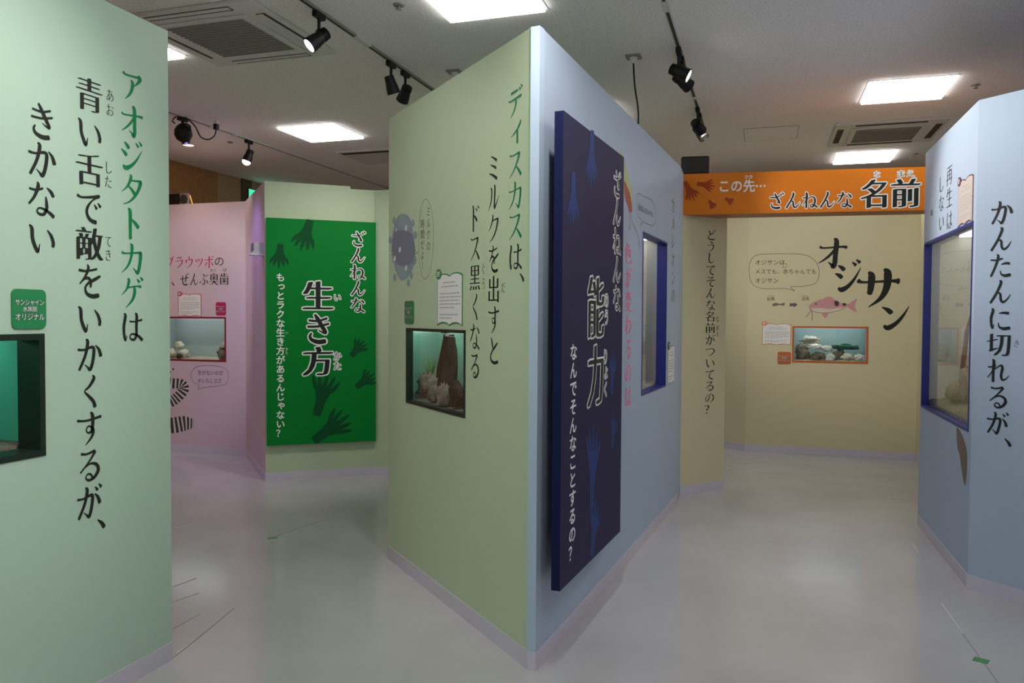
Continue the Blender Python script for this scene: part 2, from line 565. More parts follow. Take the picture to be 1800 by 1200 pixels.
def paw(mb, pl, x, y, L, ang, wid, off, sx=1.0, fingers=5, spread=1.1):
    """printed animal foot: leg end at (x, y), toes pointing along ang (degrees, 0 = right, 90 = down the photo)"""
    mb.seg()
    a = R(ang)

    def P(u, v):
        return (x + (u * math.cos(a) - v * math.sin(a)) * L * sx, y + (u * math.sin(a) + v * math.cos(a)) * L)
    w_ = wid
    fill(mb, pl, [P(0, -w_ * .24), P(.3, -w_ * .3), P(.5, -w_ * .48), P(.6, -w_ * .5), P(.66, 0), P(.6, w_ * .5),
                  P(.5, w_ * .48), P(.3, w_ * .3), P(0, w_ * .24), P(-.03, 0)], off)
    for i in range(fingers):
        t = i / (fingers - 1) * 2 - 1
        an = t * spread * .45
        r0 = (.54, t * w_ * .46)
        ln = .46 - .15 * abs(t)
        tip = (r0[0] + ln * math.cos(an), r0[1] + ln * math.sin(an))
        nx, ny = -math.sin(an) * w_ * .095, math.cos(an) * w_ * .095
        mid = ((r0[0] + tip[0]) / 2, (r0[1] + tip[1]) / 2)
        fill(mb, pl, [P(r0[0] + nx, r0[1] + ny), P(mid[0] + nx * 1.25, mid[1] + ny * 1.25), P(*tip),
                      P(mid[0] - nx * 1.25, mid[1] - ny * 1.25), P(r0[0] - nx, r0[1] - ny)], off + .00003 * (i + 1))


# ------------------------------------------------------------------ materials
M = {}
M['green_wall'] = mat('green_wall', (.50, .61, .42), .5, bump=(60, .04, 0))
M['mint_wall'] = mat('mint_wall', (.46, .63, .51), .5, bump=(60, .04, 0))
M['blue_wall'] = mat('blue_wall', (.42, .52, .66), .5, bump=(60, .04, 0))
M['yellow_wall'] = mat('yellow_wall', (.66, .61, .40), .5, bump=(60, .04, 0))
M['pink_wall'] = mat('pink_wall', (.66, .52, .61), .5, bump=(60, .04, 0))
M['skirt'] = mat('skirt', (.61, .58, .69), .35)
M['black_print'] = mat('black_print', (.021, .024, .022), .5, spec=.2)
M['green_print'] = mat('green_print', (.008, .22, .075), .5, spec=.2)
M['white_print'] = mat('white_print', (.93, .95, .93), .5)
M['pink_print'] = mat('pink_print', (1.0, .16, .38), .5)
M['crimson_print'] = mat('crimson_print', (.55, .02, .11), .45)
M['grey_print'] = mat('grey_print', (.10, .10, .095), .5)
M['poster_green'] = mat('poster_green', (.004, .225, .035), .6, spec=.1)
M['poster_green_dark'] = mat('poster_green_dark', (.008, .085, .030), .6, spec=.1)
M['poster_navy'] = mat('poster_navy', (.030, .026, .075), .6, spec=.15)
M['poster_navy_edge'] = mat('poster_navy_edge', (.006, .010, .055), .6, spec=.15)
M['poster_navy_paw'] = mat('poster_navy_paw', (.030, .060, .21), .6, spec=.15)
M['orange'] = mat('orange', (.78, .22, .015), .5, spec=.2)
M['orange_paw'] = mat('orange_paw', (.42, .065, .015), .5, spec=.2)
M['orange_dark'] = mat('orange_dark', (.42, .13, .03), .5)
M['white_metal'] = mat('white_metal', (.72, .71, .69), .45)
M['led'] = mat('led', (.9, .9, .9), .5, emit=LED_POWER, ecol=(1, .99, .97))
M['black_metal'] = mat('black_metal', (.006, .006, .0065), .5, spec=.3)
M['dark_slot'] = mat('dark_slot', (.02, .019, .017), .6)
M['track_brown'] = mat('track_brown', (.05, .042, .035), .6)
M['lens_on'] = mat('lens_on', (1, 1, 1), .4, emit=14)
M['lens_off'] = mat('lens_off', (.25, .25, .26), .15)
M['lens_purple'] = mat('lens_purple', (.05, .02, .2), .4, emit=1.3, ecol=(.38, .2, 1))
M['grille'] = mat('grille', (.30, .29, .25), .7)
M['brown_wood'] = mat('brown_wood', (.42, .22, .09), .5, bump=(14, .05, .12))
M['dark_wood'] = mat('dark_wood', (.12, .07, .035), .5)
M['taupe_wall'] = mat('taupe_wall', (.48, .34, .22), .6)
M['plain_wall'] = mat('plain_wall', (.85, .83, .80), .7)
M['paper'] = mat('paper', (.80, .79, .80), .6)
M['paper_text'] = mat('paper_text', (.42, .42, .43), .6)
M['glass'] = glass_mat('glass')
M['water'] = glass_mat('water', (.93, .98, .96), 1.2)


# ceiling: pitted mineral board
def ceiling_mat():
    m = mat('ceiling_board', (.9, .86, .84), .9)
    nt = m.node_tree
    b = nt.nodes['Principled BSDF']
    tc = nt.nodes.new('ShaderNodeTexCoord')
    n1 = nt.nodes.new('ShaderNodeTexNoise')
    n1.inputs['Scale'].default_value = 70
    n1.inputs['Detail'].default_value = 4
    n1.inputs['Roughness'].default_value = .7
    cr = nt.nodes.new('ShaderNodeValToRGB')
    cr.color_ramp.elements[0].position = .36
    cr.color_ramp.elements[1].position = .5
    cr.color_ramp.elements[0].color = (.80, .755, .735, 1)
    cr.color_ramp.elements[1].color = (.95, .91, .89, 1)
    bp = nt.nodes.new('ShaderNodeBump')
    bp.inputs['Strength'].default_value = .2
    bp.inputs['Distance'].default_value = .003
    nt.links.new(tc.outputs['Object'], n1.inputs['Vector'])
    nt.links.new(n1.outputs['Fac'], cr.inputs['Fac'])
    nt.links.new(cr.outputs['Color'], b.inputs['Base Color'])
    nt.links.new(n1.outputs['Fac'], bp.inputs['Height'])
    nt.links.new(bp.outputs['Normal'], b.inputs['Normal'])
    return m


def floor_mat():
    m = mat('polished_vinyl', (.45, .44, .44), .13, spec=1.0)
    nt = m.node_tree
    b = nt.nodes['Principled BSDF']
    tc = nt.nodes.new('ShaderNodeTexCoord')
    n1 = nt.nodes.new('ShaderNodeTexNoise')
    n1.inputs['Scale'].default_value = 1.3
    n1.inputs['Detail'].default_value = 5
    cr = nt.nodes.new('ShaderNodeValToRGB')
    cr.color_ramp.elements[0].position = .35
    cr.color_ramp.elements[1].position = .65
    cr.color_ramp.elements[0].color = (.51, .50, .515, 1)
    cr.color_ramp.elements[1].color = (.57, .56, .58, 1)
    nt.links.new(tc.outputs['Object'], n1.inputs['Vector'])
    nt.links.new(n1.outputs['Fac'], cr.inputs['Fac'])
    nt.links.new(cr.outputs['Color'], b.inputs['Base Color'])
    n2 = nt.nodes.new('ShaderNodeTexNoise')
    n2.inputs['Scale'].default_value = 5
    n2.inputs['Detail'].default_value = 3
    bp = nt.nodes.new('ShaderNodeBump')
    bp.inputs['Strength'].default_value = .06
    bp.inputs['Distance'].default_value = .01
    nt.links.new(tc.outputs['Object'], n2.inputs['Vector'])
    nt.links.new(n2.outputs['Fac'], bp.inputs['Height'])
    nt.links.new(bp.outputs['Normal'], b.inputs['Normal'])
    n3 = nt.nodes.new('ShaderNodeMapRange')
    n3.inputs['To Min'].default_value = .11
    n3.inputs['To Max'].default_value = .20
    nt.links.new(n1.outputs['Fac'], n3.inputs['Value'])
    nt.links.new(n3.outputs[0], b.inputs['Roughness'])
    return m


M['ceiling'] = ceiling_mat()
M['floor'] = floor_mat()

# ------------------------------------------------------------------ the room
X0, X1, Y0, Y1 = -6.58, 6.4, -8.2, 11.4
struct(MB().box((X0 - .1, Y0 - .1, -.1), (X1 + .1, Y1 + .1, 0)).build('floor', M['floor']))
LIGHTS = [(-4.15, 6.83, 'square ceiling light panel left of the middle above the green poster'),
          (1.03, 6.86, 'square ceiling light panel at the upper right, nearest of the two there'),
          (1.02, 9.53, 'square ceiling light panel just above the orange sign'),
          (-1.54, 4.19, 'square ceiling light panel cut by the top edge of the photo'),
          (-4.15, 4.27, 'square ceiling light panel peeping out behind the mint green wall'),
          (-1.54, 6.84, 'square ceiling light panel hidden behind the wedge partition'),
          (-1.54, 9.53, 'square ceiling light panel far behind the wedge partition'),
          (1.03, 4.19, 'square ceiling light panel above the right hand blue corner, out of frame'),
          (-1.54, 1.52, 'square ceiling light panel over the viewer, left one'),
          (1.03, 1.52, 'square ceiling light panel over the viewer, right one'),
          (3.6, 4.19, 'square ceiling light panel beyond the right hand partition'),
          (3.6, 6.86, 'square ceiling light panel far beyond the right hand partition')]
for i, y in enumerate((-1.15, -3.82, -6.49)):  # unseen rows continuing the grid, added to brighten walls and ceiling
    for j, x in enumerate((-4.15, -1.54, 1.03, 3.6)):
        LIGHTS.append((x, y, '%s added square ceiling light panel from the left in the %s row behind the viewer' % (('first', 'second', 'third', 'fourth')[j], ('nearest', 'middle', 'farthest')[i])))
mb = MB()
xs = sorted({X0 - 1.1, X1 + .1} | {round(x + d, 4) for x, y, _ in LIGHTS for d in (-.3, .3)})
ys = sorted({Y0 - .1, Y1 + .1} | {round(y + d, 4) for x, y, _ in LIGHTS for d in (-.3, .3)})
for xa, xb in zip(xs, xs[1:]):
    for ya, yb in zip(ys, ys[1:]):
        if not any(abs((xa + xb) / 2 - x) < .3 and abs((ya + yb) / 2 - y) < .3 for x, y, _ in LIGHTS):
            for z in (CEIL, CEIL + .1):
                mb.quad((xa, ya, z), (xb, ya, z), (xb, yb, z), (xa, yb, z))
struct(mb.build('ceiling', M['ceiling'], fix=False))
struct(MB().box((X0 - .1, Y0, 0), (X0, 8.38, CEIL)).build('wall_left', M['brown_wood']))
struct(MB().box((X0 - .1, 8.38, 0), (X0, Y1, CEIL)).build('wall_left_rear', M['taupe_wall']))
struct(MB().box((X0, 8.84, 0), (X0 + .025, 9.04, CEIL)).build('trim_1', M['dark_wood']))
struct(MB().box((X0 - 1, Y1, 0), (X1, Y1 + .1, CEIL)).build('wall_back', M['brown_wood']))
struct(MB().box((X1, Y0, 0), (X1 + .1, Y1, CEIL)).build('wall_right', M['plain_wall']))
struct(MB().box((X0, Y0 - .1, 0), (X1, Y0, CEIL)).build('wall_front', M['plain_wall']))
fl = bpy.data.objects['floor']
seam_m = mat('seam', (.27, .265, .26), .4)
seam_hi = mat('seam_bright', (.75, .75, .75), .2)  # brighter stretches of the floor seams


def floor_strip(pts, wd, m, name, parent, z=.0012):
    q = [at_z(*p, 0) for p in pts]
    mb = MB()
    for a, b in zip(q[:-1], q[1:]):
        d = (b - a).normalized()
        n = Vector((-d.y, d.x, 0)) * wd / 2
        lo = [a - n, b - n, b + n, a + n]
        mb.hexa([(p.x, p.y, .0002) for p in lo] + [(p.x, p.y, z) for p in lo])
    return mb.build(name, m, parent)


for pts, wd, m in [(((299, 1160), (345, 1124), (412, 1068)), .004, seam_m), (((310, 1148), (345, 1124)), .007, seam_hi),
                   (((297, 1034), (345, 1016)), .005, seam_m), (((297, 1060), (350, 1042)), .003, seam_m),
                   (((300, 1108), (352, 1078)), .003, seam_m), (((306, 928), (331, 923)), .008, seam_hi),
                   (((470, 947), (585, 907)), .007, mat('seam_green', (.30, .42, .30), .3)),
                   (((1655, 1060), (1692, 1113)), .006, seam_hi), (((1692, 1113), (1728, 1163), (1755, 1200)), .004, seam_m),
                   (((1605, 955), (1614, 972)), .006, seam_hi)]:
    floor_strip(pts, wd, m, 'floor_seam', fl)
M['green_tape'] = mat('green_tape', (.06, .30, .09), .5)
for pts, lb in ((((1711, 1157), (1738, 1164)), 'scrap of green masking tape on the floor below the blue corner'),
                (((471, 946), (488, 944)), 'scrap of green masking tape on the floor before the green poster')):
    tag(floor_strip(pts, .05 if pts[0][0] > 1000 else .03, M['green_tape'], 'floor_tape', None, .0015), lb, 'tape')

# ------------------------------------------------------------------ partitions
PA = Plane((-2.44, -1.2), (-2.44, 2.79))
PB1 = Plane((-2.205, 4.40), (-.94, 3.19))
PBc = Plane((-.94, 3.19), (-.905, 3.185))
PB2 = Plane((-.905, 3.185), (-.655, 6.46))
PC = Plane((-.665, 6.78), (-.325, 7.18))
PD1 = Plane((1.095, 6.39), (1.105, 4.95))
PD2 = Plane((1.105, 4.95), (2.5, 3.60))
PE = Plane((-4.29, 6.10), (-3.51, 6.70))
PE2 = Plane((-3.51, 6.70), (-2.0, 6.72))
PF1 = Plane((-6.5, 7.12), (-5.245, 7.12))
PF2 = Plane((-5.245, 7.12), (-4.29, 6.10))
PG0 = Plane((-.95, 9.87), (-.19, 9.32))
PG = Plane((-.19, 9.32), (1.56, 9.32))
PG2 = Plane((1.56, 9.32), (1.56, 6.42))


def hole_of(pl, x0, y0, x1, y1):
    """opening from photo corners: left-top and right-bottom"""
    a, c = pl.px(x0, y0)
    b, d = pl.px(x1, y1)
    return (a, b, d, c)


sb, zb = PB1.px(714.5, 576)
sb2, zb2 = PB1.px(818, 735)
HB1 = (sb, sb2, zb2, PB1.px(818, 580)[1] * .5 + zb * .5)
HA = (PA.px(-190, 700)[0], PA.px(78.5, 700)[0], PA.px(79, 800)[1], PA.px(78, 586)[1])
HB2 = (PB2.px(1128.5, 550)[0], PB2.px(1171, 550)[0], PB2.px(1129, 695)[1], PB2.px(1129, 406)[1])
HD1 = (PD1.px(1622, 600)[0], PD1.px(1706.5, 600)[0], PD1.px(1622, 716)[1], PD1.px(1622, 429)[1])
HF1 = (PF1.px(262, 600)[0], PF1.px(397.5, 600)[0], PF1.px(397, 636)[1], PF1.px(398, 557)[1])
HG = (PG.px(1392.5, 600)[0], PG.px(1526.5, 600)[0], PG.px(1460, 638)[1], PG.px(1460, 573.5)[1])

pA = empty('partition_wall', (-2.44, .8, 0), 'pale mint green partition at the left edge lettered about a blue tongued lizard', 'partition')
m = MB()
PA.wall(m, H, .05, HA)
m.build('face_panel', M['mint_wall'], pA)
MB().box((-3.15, 2.74, 0), (-2.49, 2.79, H)).build('end_panel', M['mint_wall'], pA)
MB().box((-3.2, -1.2, 0), (-3.15, 2.79, H)).build('back_panel', M['mint_wall'], pA)
PA.skirting(pA)

pB = empty('partition_wall', (-1.2, 4.6, 0), 'wedge shaped partition in the middle, pale green on the left side and pale blue on the right', 'partition')
m = MB()
PB1.wall(m, H, .04, HB1)
m.build('face_panel', M['green_wall'], pB, label='pale green face panel')
PB1.skirting(pB)
m = MB()
PBc.box(m, 0, PBc.L, 0, H, -.05, 0)
m.build('corner_strip', M['blue_wall'], pB)
PBc.skirting(pB)
m = MB()
PB2.wall(m, H, .04, HB2)
m.build('face_panel', M['blue_wall'], pB, label='pale blue face panel')
PB2.skirting(pB)
m = MB()
Plane((-.655, 6.46), (-.665, 6.78)).box(m, 0, .32, 0, H, -.04, 0)
m.build('end_panel', M['blue_wall'], pB)
m = MB()
Plane((-.71, 6.74), (-2.16, 6.6)).box(m, 0, 1.45, 0, H, -.04, 0)
Plane((-2.16, 6.6), (-2.205, 4.41)).box(m, 0, 2.19, 0, H, -.04, 0)
m.build('back_panel', M['green_wall'], pB)

pC = empty('partition_wall', (-.5, 7, 0), 'narrow pale yellow partition beyond the blue wall, under the left end of the orange sign', 'partition')
m = MB()
PC.box(m, 0, PC.L, 0, H, -.1, 0)
m.build('face_panel', M['yellow_wall'], pC)
PC.skirting(pC)

pD = empty('partition_wall', (1.6, 5.4, 0), 'pale blue corner partition at the right edge with a tank window in its narrow side', 'partition')
m = MB()
PD1.wall(m, H, .04, HD1)
m.build('face_panel', M['blue_wall'], pD)
m = MB()
PD2.box(m, 0, PD2.L, 0, H, -.04, 0)
m.build('face_panel', M['blue_wall'], pD)
m = MB()
Plane((2.5, 3.6), (2.5, 6.43)).box(m, 0, 2.83, 0, H, -.04, 0)
Plane((2.46, 6.43), (1.1, 6.43)).box(m, 0, 1.36, 0, H, -.04, 0)
m.build('back_panel', M['blue_wall'], pD)
PD1.skirting(pD)
PD2.skirting(pD)

pE = empty('partition_wall', (-3.6, 6.6, 0), 'pale green partition behind the bright green poster', 'partition')
m = MB()
PE.box(m, 0, .764, 0, H, -.05, 0)
PE.box(m, .764, PE.L, 0, H - .025, -.05, 0)
m.build('face_panel', M['green_wall'], pE)
m = MB()
PE2.box(m, 0, PE2.L, 0, H - .025, -.05, 0)
m.build('side_panel', M['green_wall'], pE)
PE.skirting(pE)
PE2.skirting(pE)

pF = empty('partition_wall', (-5.6, 7.0, 0), 'pink partition at the far left with a striped moray eel drawing', 'partition')
m = MB()
PF1.wall(m, H, .05, HF1)
m.build('face_panel', M['pink_wall'], pF)
m = MB()
PF2.box(m, 0, PF2.L, 0, H, -.05, 0)
m.build('side_panel', M['pink_wall'], pF)
MB().box((-6.5, 7.17, H - .03), (-5.4, 7.42, H)).build('top_board', M['pink_wall'], pF)
PF1.skirting(pF)
PF2.skirting(pF)

pG = empty('partition_wall', (.7, 9.32, 0), 'pale yellow partition at the far end under the orange sign with a pink fish drawing', 'partition')
m = MB()
PG.wall(m, H, .05, HG)
m.build('face_panel', M['yellow_wall'], pG)
m = MB()
PG0.box(m, 0, PG0.L, 0, H, -.05, 0)
m.build('side_panel', M['yellow_wall'], pG)
m = MB()
PG2.box(m, 0, PG2.L, 0, H, -.05, 0)
m.build('side_panel', M['yellow_wall'], pG)
for p in (PG, PG0, PG2):
    p.skirting(pG)

# orange header sign across the passage
PH = Plane((-.672, 6.775), (1.53, 7.0))
_, HZ = PH.px(1340, 374.7)
hd = empty('header_sign', (.4, 6.9, HZ), 'long orange sign spanning the passage above the far yellow room', 'sign')
m = MB()
PH.box(m, 0, PH.L, HZ, H, -.02, 0)
m.build('front_board', M['orange'], hd)
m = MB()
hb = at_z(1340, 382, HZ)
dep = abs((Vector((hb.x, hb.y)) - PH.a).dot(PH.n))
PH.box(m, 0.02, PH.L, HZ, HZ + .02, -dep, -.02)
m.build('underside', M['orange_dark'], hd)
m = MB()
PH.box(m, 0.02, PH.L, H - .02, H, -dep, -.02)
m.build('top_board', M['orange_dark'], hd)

# ------------------------------------------------------------------ lettering on the walls
m = MB()
vcol(m, PA, 'アオジタトカゲ', 232, 122, 604, 44, n=8, style='heavy')
m.build('lettering', M['green_print'], pA, label='green lettering', fix=False)
m = MB()
vcol(m, PA, 'は', 232, 122, 604, 44, n=8, start=7, style='heavy')
vcol(m, PA, '青い舌で敵をいかくするが、', 157, 134, 978, 50, n=13, style='heavy')
vcol(m, PA, 'きかない', 73, 178, 452, 56, style='heavy')
vcol(m, PA, 'あお', 193, 155, 206, 15, style='thin')
vcol(m, PA, 'した', 190, 282, 332, 15, style='thin')
vcol(m, PA, 'てき', 190, 412, 460, 14, style='thin')
m.build('lettering', M['black_print'], pA, label='black lettering', fix=False)

m = MB()
vcol(m, PB1, 'ディスカス', 906, 152, 478, 27, n=6)
m.build('lettering', M['green_print'], pB, label='green lettering', fix=False)
m = MB()
vcol(m, PB1, 'は、', 906, 152, 478, 27, n=6, start=5)
vcol(m, PB1, 'ミルクを出すと', 868, 266, 642, 22)
vcol(m, PB1, 'ドス黒くなる', 835, 358, 668, 20)
vcol(m, PB1, 'ぐろ', 850, 460, 510, 7, style='thin')
vcol(m, PB1, 'だ', 885, 494, 516, 8, style='thin')
m.build('lettering', M['black_print'], pB, label='black lettering on the green face', fix=False)
m = MB()
vcol(m, PB2, '色が変わるのは', 1104, 424, 716, 12, style='heavy')
m.build('lettering', M['pink_print'], pB, label='bright pink lettering', fix=False)
m = MB()
vcol(m, PB2, 'カメレオンの', 1183, 345, 535, 7, style='thin')
hrow(m, PB2, '自由なんでいいやん', 1121, 362, 1148, 378, 13)
m.build('lettering', M['grey_print'], pB, label='black lettering on the blue face', fix=False)

m = MB()
vcol(m, PC, 'どうしてそんな名前がついてるの？', 1250, 402, 729, 19, x1=1247)
vcol(m, PC, 'な', 1261, 555, 567, 6, style='sans')
vcol(m, PC, 'まえ', 1261, 571, 592, 6, style='sans')
m.build('lettering', M['black_print'], pC, fix=False)

m = MB()
vcol(m, PD2, 'かんたんに切れるが、', 1761, 350, 812, 44, n=10, x1=1752, style='heavy')
vcol(m, PD2, 'き', 1787, 596, 611, 12, style='thin')
vcol(m, PD1, '再生は', 1669, 288, 406, 11, style='thin')
vcol(m, PD1, 'しない', 1655, 306, 408, 10, style='thin')
vcol(m, PD1, '尾', 1638, 368, 380, 5, style='sans')
m.build('lettering', M['black_print'], pD, fix=False)

m = MB()
hrow(m, PF1, 'ゼブラウツボ', 273, 461, 376, 460, 22, style='mincho')
m.build('lettering', M['crimson_print'], pF, label='crimson lettering', fix=False)
m = MB()
hrow(m, PF1, 'の', 376, 459, 395, 459, 19)
hrow(m, PF1, '歯は、ぜんぶ奥歯', 265, 492, 403, 490, 23, style='mincho')
hrow(m, PF1, 'おく', 369, 475, 381, 475, 7)
hrow(m, PF1, 'ば', 391, 474, 399, 474, 7)
hrow(m, PF1, '牙がないのが', 347, 655, 393, 655, 9.5)
hrow(m, PF1, 'オレらしささ', 347, 669, 390, 669, 9.5)
m.build('lettering', M['black_print'], pF, label='black lettering', fix=False)

m = MB()


def big(ch, x0, y0, x1, y1, rot=0):
    m.seg()
    s, z = PG.px((x0 + x1) / 2, (y0 + y1) / 2)
    sa, _ = PG.px(x0, y0)
    sb_, _ = PG.px(x1, y0)
    _, za = PG.px(x0, y0)
    _, zb_ = PG.px(x0, y1)
    put_glyph(m, PG, ch, s, z, sb_ - sa, za - zb_, .0012, 'black', False, R(rot))


big('オ', 1435, 416, 1492, 472, -4)
big('ジ', 1464, 456, 1520, 513, 6)
big('サ', 1502, 468, 1584, 543, -3)
big('ン', 1543, 528, 1604, 580, 8)
hrow(m, PG, 'オジサンは、', 1327, 461, 1391, 461, 10)
hrow(m, PG, 'メスでも、赤ちゃんでも', 1327, 477, 1436, 477, 10)
hrow(m, PG, 'オジサン', 1327, 493, 1369, 493, 10)
hrow(m, PG, 'あか', 1374, 469, 1384, 469, 4)
hrow(m, PG, '幼魚', 1348, 525, 1362, 525, 7)
hrow(m, PG, '成魚', 1409, 525, 1423, 525, 7)
hrow(m, PG, 'ようぎょ', 1349, 520, 1362, 520, 3)
hrow(m, PG, 'せいぎょ', 1409, 520, 1422, 520, 3)
m.build('lettering', M['black_print'], pG, fix=False)

m = MB()
hrow(m, PH, 'この先⋯', 1262, 327, 1350, 326, 23, style='bold')
hrow(m, PH, 'さき', 1308, 311, 1324, 310.5, 7, style='bold')
for t, a in (('ざんねんな', (1349, 353, 1500, 350, 31)), ('名前', (1512, 341, 1619, 338.5, 55))):
    hrow(m, PH, t, *a, off=.0010, style='halo-heavy' if len(t) > 2 else 'halo-black', rho=.05 if len(t) > 2 else .04)
for t, a in (('な', (1535, 306.5, 1548, 306, 13)), ('まえ', (1575, 305.5, 1609, 304.5, 13))):
    hrow(m, PH, t, *a, off=.0012, style='halo', rho=.08)
m.build('lettering', M['white_print'], hd, label='white lettering and letter outlines', fix=False)
m = MB()
for t, a, st in (('ざんねんな', (1349, 353, 1500, 350, 31), 'heavy'), ('名前', (1512, 341, 1619, 338.5, 55), 'black'),
                 ('な', (1535, 306.5, 1548, 306, 13), 'thin'), ('まえ', (1575, 305.5, 1609, 304.5, 13), 'thin')):
    hrow(m, PH, t, *a, off=.0020, style=st)
m.build('lettering', M['black_print'], hd, label='black lettering', fix=False)
m = MB()
paw(m, PH, 1204, 320, 38, 62, .42, .0010)
paw(m, PH, 1226, 323, 32, 8, .42, .0010)
paw(m, PH, 1247, 353, 17, 55, .6, .0010, spread=.7)
paw(m, PH, 1275, 349, 17, 28, .6, .0010, spread=.7)
m.build('footprint', M['orange_paw'], hd, fix=False)

# ------------------------------------------------------------------ printed drawings on the walls
M['ink_blue'] = mat('ink_blue', (.26, .31, .36), .6)
M['ink_violet'] = mat('ink_violet', (.19, .20, .27), .6)
M['ink_teal'] = mat('ink_teal', (.27, .36, .38), .6)
M['ink_white'] = mat('ink_white', (.66, .70, .74), .6)
M['ink_line'] = mat('ink_line', (.12, .14, .12), .6)
M['ink_pink'] = mat('ink_pink', (.62, .30, .31), .6)
M['ink_pale'] = mat('ink_pale', (.70, .60, .52), .6)
M['ink_red'] = mat('ink_red', (.42, .10, .07), .6)
M['ink_brown'] = mat('ink_brown', (.20, .145, .105), .6)
M['ink_lime'] = mat('ink_lime', (.50, .55, .28), .6)
M['ink_dark'] = mat('ink_dark', (.06, .035, .04), .6)

# discus fish with its young
m = MB()
fill(m, PB1, [(709, 376), (718, 380), (724, 395), (729, 430), (729, 460), (722, 480), (712, 492), (704, 491), (697, 478),
              (691, 455), (689, 425), (694, 395), (700, 380)], .0010)
m.build('fish_drawing', M['ink_blue'], pB, fix=False, label='grey blue discus fish drawing')
fd = bpy.data.objects[[o.name for o in pB.children if o.name.startswith('fish_drawing')][0]]
m = MB()
fill(m, PB1, [(700, 405), (722, 410), (729, 432), (728, 455), (715, 468), (697, 462), (690, 440), (692, 415)], .0011)
for k in range(7):
    line(m, PB1, [(722 + k * .4, 424 + k * 6), (732 - abs(k - 3), 428 + k * 6)], 2.2, .0012)
    line(m, PB1, [(697 - k * .2, 420 + k * 6), (688 + abs(k - 3) * .6, 424 + k * 6)], 2.2, .0012)
m.build('fins', M['ink_violet'], fd, fix=False)
m = MB()
fill(m, PB1, [(704, 378), (716, 382), (722, 398), (712, 402), (700, 396)], .0012)
fill(m, PB1, [(698, 470), (716, 472), (713, 490), (704, 490)], .0012)
for x, y in ((693, 388), (730, 413), (686, 422), (694, 488), (729, 457), (723, 484), (718, 497), (726, 392)):
    fill(m, PB1, [(x - 3, y), (x, y - 7), (x + 3, y - 3), (x + 3, y + 3), (x, y + 7)], .0012)
m.build('young_fish', M['ink_teal'], fd, fix=False)
m = MB()
for x, y, r_ in ((714, 401, 3), (703, 439, 3), (694, 455, 3), (714, 471, 3), (697, 404, 1.6)):
    fill(m, PB1, [(x + 1, y - r_ * 2), (x + r_ * .7, y), (x, y + r_ * 1.6), (x - r_ * .7, y)], .0014)
m.build('milk_drop', M['ink_white'], fd, fix=False)
m = MB()
line(m, PB1, [(748, 350), (756, 360), (761, 385), (762, 420), (760, 455), (754, 482), (746, 490), (740, 478), (737, 452),
              (736, 446), (733, 442), (736, 440), (737, 400), (740, 365)], 1.0, .0011, closed=True)
vcol(m, PB1, 'ミルクの', 753.5, 362, 442, 7, style='sans')
vcol(m, PB1, '時間だよー', 743, 384, 476, 7, style='sans')
m.build('speech_bubble', M['ink_line'], pB, fix=False)
# chameleon on the blue face
m = MB()
fill(m, PB2, [(1090, 268), (1098, 284), (1105, 310), (1111, 340), (1111, 366), (1107, 372), (1101, 350), (1094, 330), (1086, 312)], .0010)
ch_ = m.build('chameleon_drawing', M['ink_lime'], pB, fix=False)
m = MB()
fill(m, PB2, [(1097, 318), (1103, 330), (1108, 345), (1111, 370), (1107, 372), (1103, 362), (1098, 345)], .0012)
line(m, PB2, [(1108, 370), (1112, 392), (1120, 410), (1124, 437)], 1.6, .0012)
line(m, PB2, [(1105, 368), (1108, 390), (1106, 405)], 1.6, .0012)
m.build('tail', M['ink_red'], ch_, fix=False)
m = MB()
line(m, PB2, [(1121, 340), (1133, 346), (1146, 352), (1151, 366), (1152, 385), (1148, 396), (1134, 392), (1130, 389),
              (1126, 396), (1127, 386), (1120, 378), (1119, 358)], 1.0, .0011, closed=True)
m.build('speech_bubble', M['ink_line'], pB, fix=False)
# moray eel
m = MB()


def band(pts, ws, off, stripes):
    q = spline(pts, False, 14)
    wq = []
    for i in range(len(q)):
        t = i / (len(q) - 1) * (len(ws) - 1)
        k = min(int(t), len(ws) - 2)
        wq.append(ws[k] + (ws[k + 1] - ws[k]) * (t - k))
    E_ = []
    for i in range(len(q)):
        a, b = Vector(q[max(i - 1, 0)]), Vector(q[min(i + 1, len(q) - 1)])
        d = (b - a).normalized()
        n = Vector((-d.y, d.x)) * wq[i]
        p = Vector(q[i])
        E_.append((p + n, p - n))
    for i in range(len(q) - 1):
        if stripes and (i % 5) > 2:
            continue
        mm = m if not stripes else ms
        mm.quad(*[PF1.at(*PF1.px(*c), off + (.0002 if stripes else 0)) for c in (E_[i][0], E_[i + 1][0], E_[i + 1][1], E_[i][1])])


ms = MB()
for pts, ws in (([(268, 668), (285, 660), (306, 648)], [7, 5, 1]),
                ([(255, 660), (275, 668), (300, 673), (318, 675), (323, 684), (312, 698), (298, 707), (275, 712), (255, 705)], [9] * 9),
                ([(258, 742), (280, 748), (305, 747), (325, 744), (340, 744)], [11, 13, 14, 13, 7])):
    band(pts, ws, .0010, False)
    band(pts, ws, .0010, True)
ee = m.build('moray_drawing', M['ink_white'], pF, fix=False)
ms.build('stripes', M['ink_dark'], ee, fix=False)
m = MB()
line(m, PF1, [(336, 657), (345, 645), (370, 642), (395, 647), (402, 660), (396, 675), (375, 679), (358, 681), (348, 684), (350, 677), (339, 670)],
     .8, .0011, closed=True)
m.build('speech_bubble', M['ink_line'], pF, fix=False)
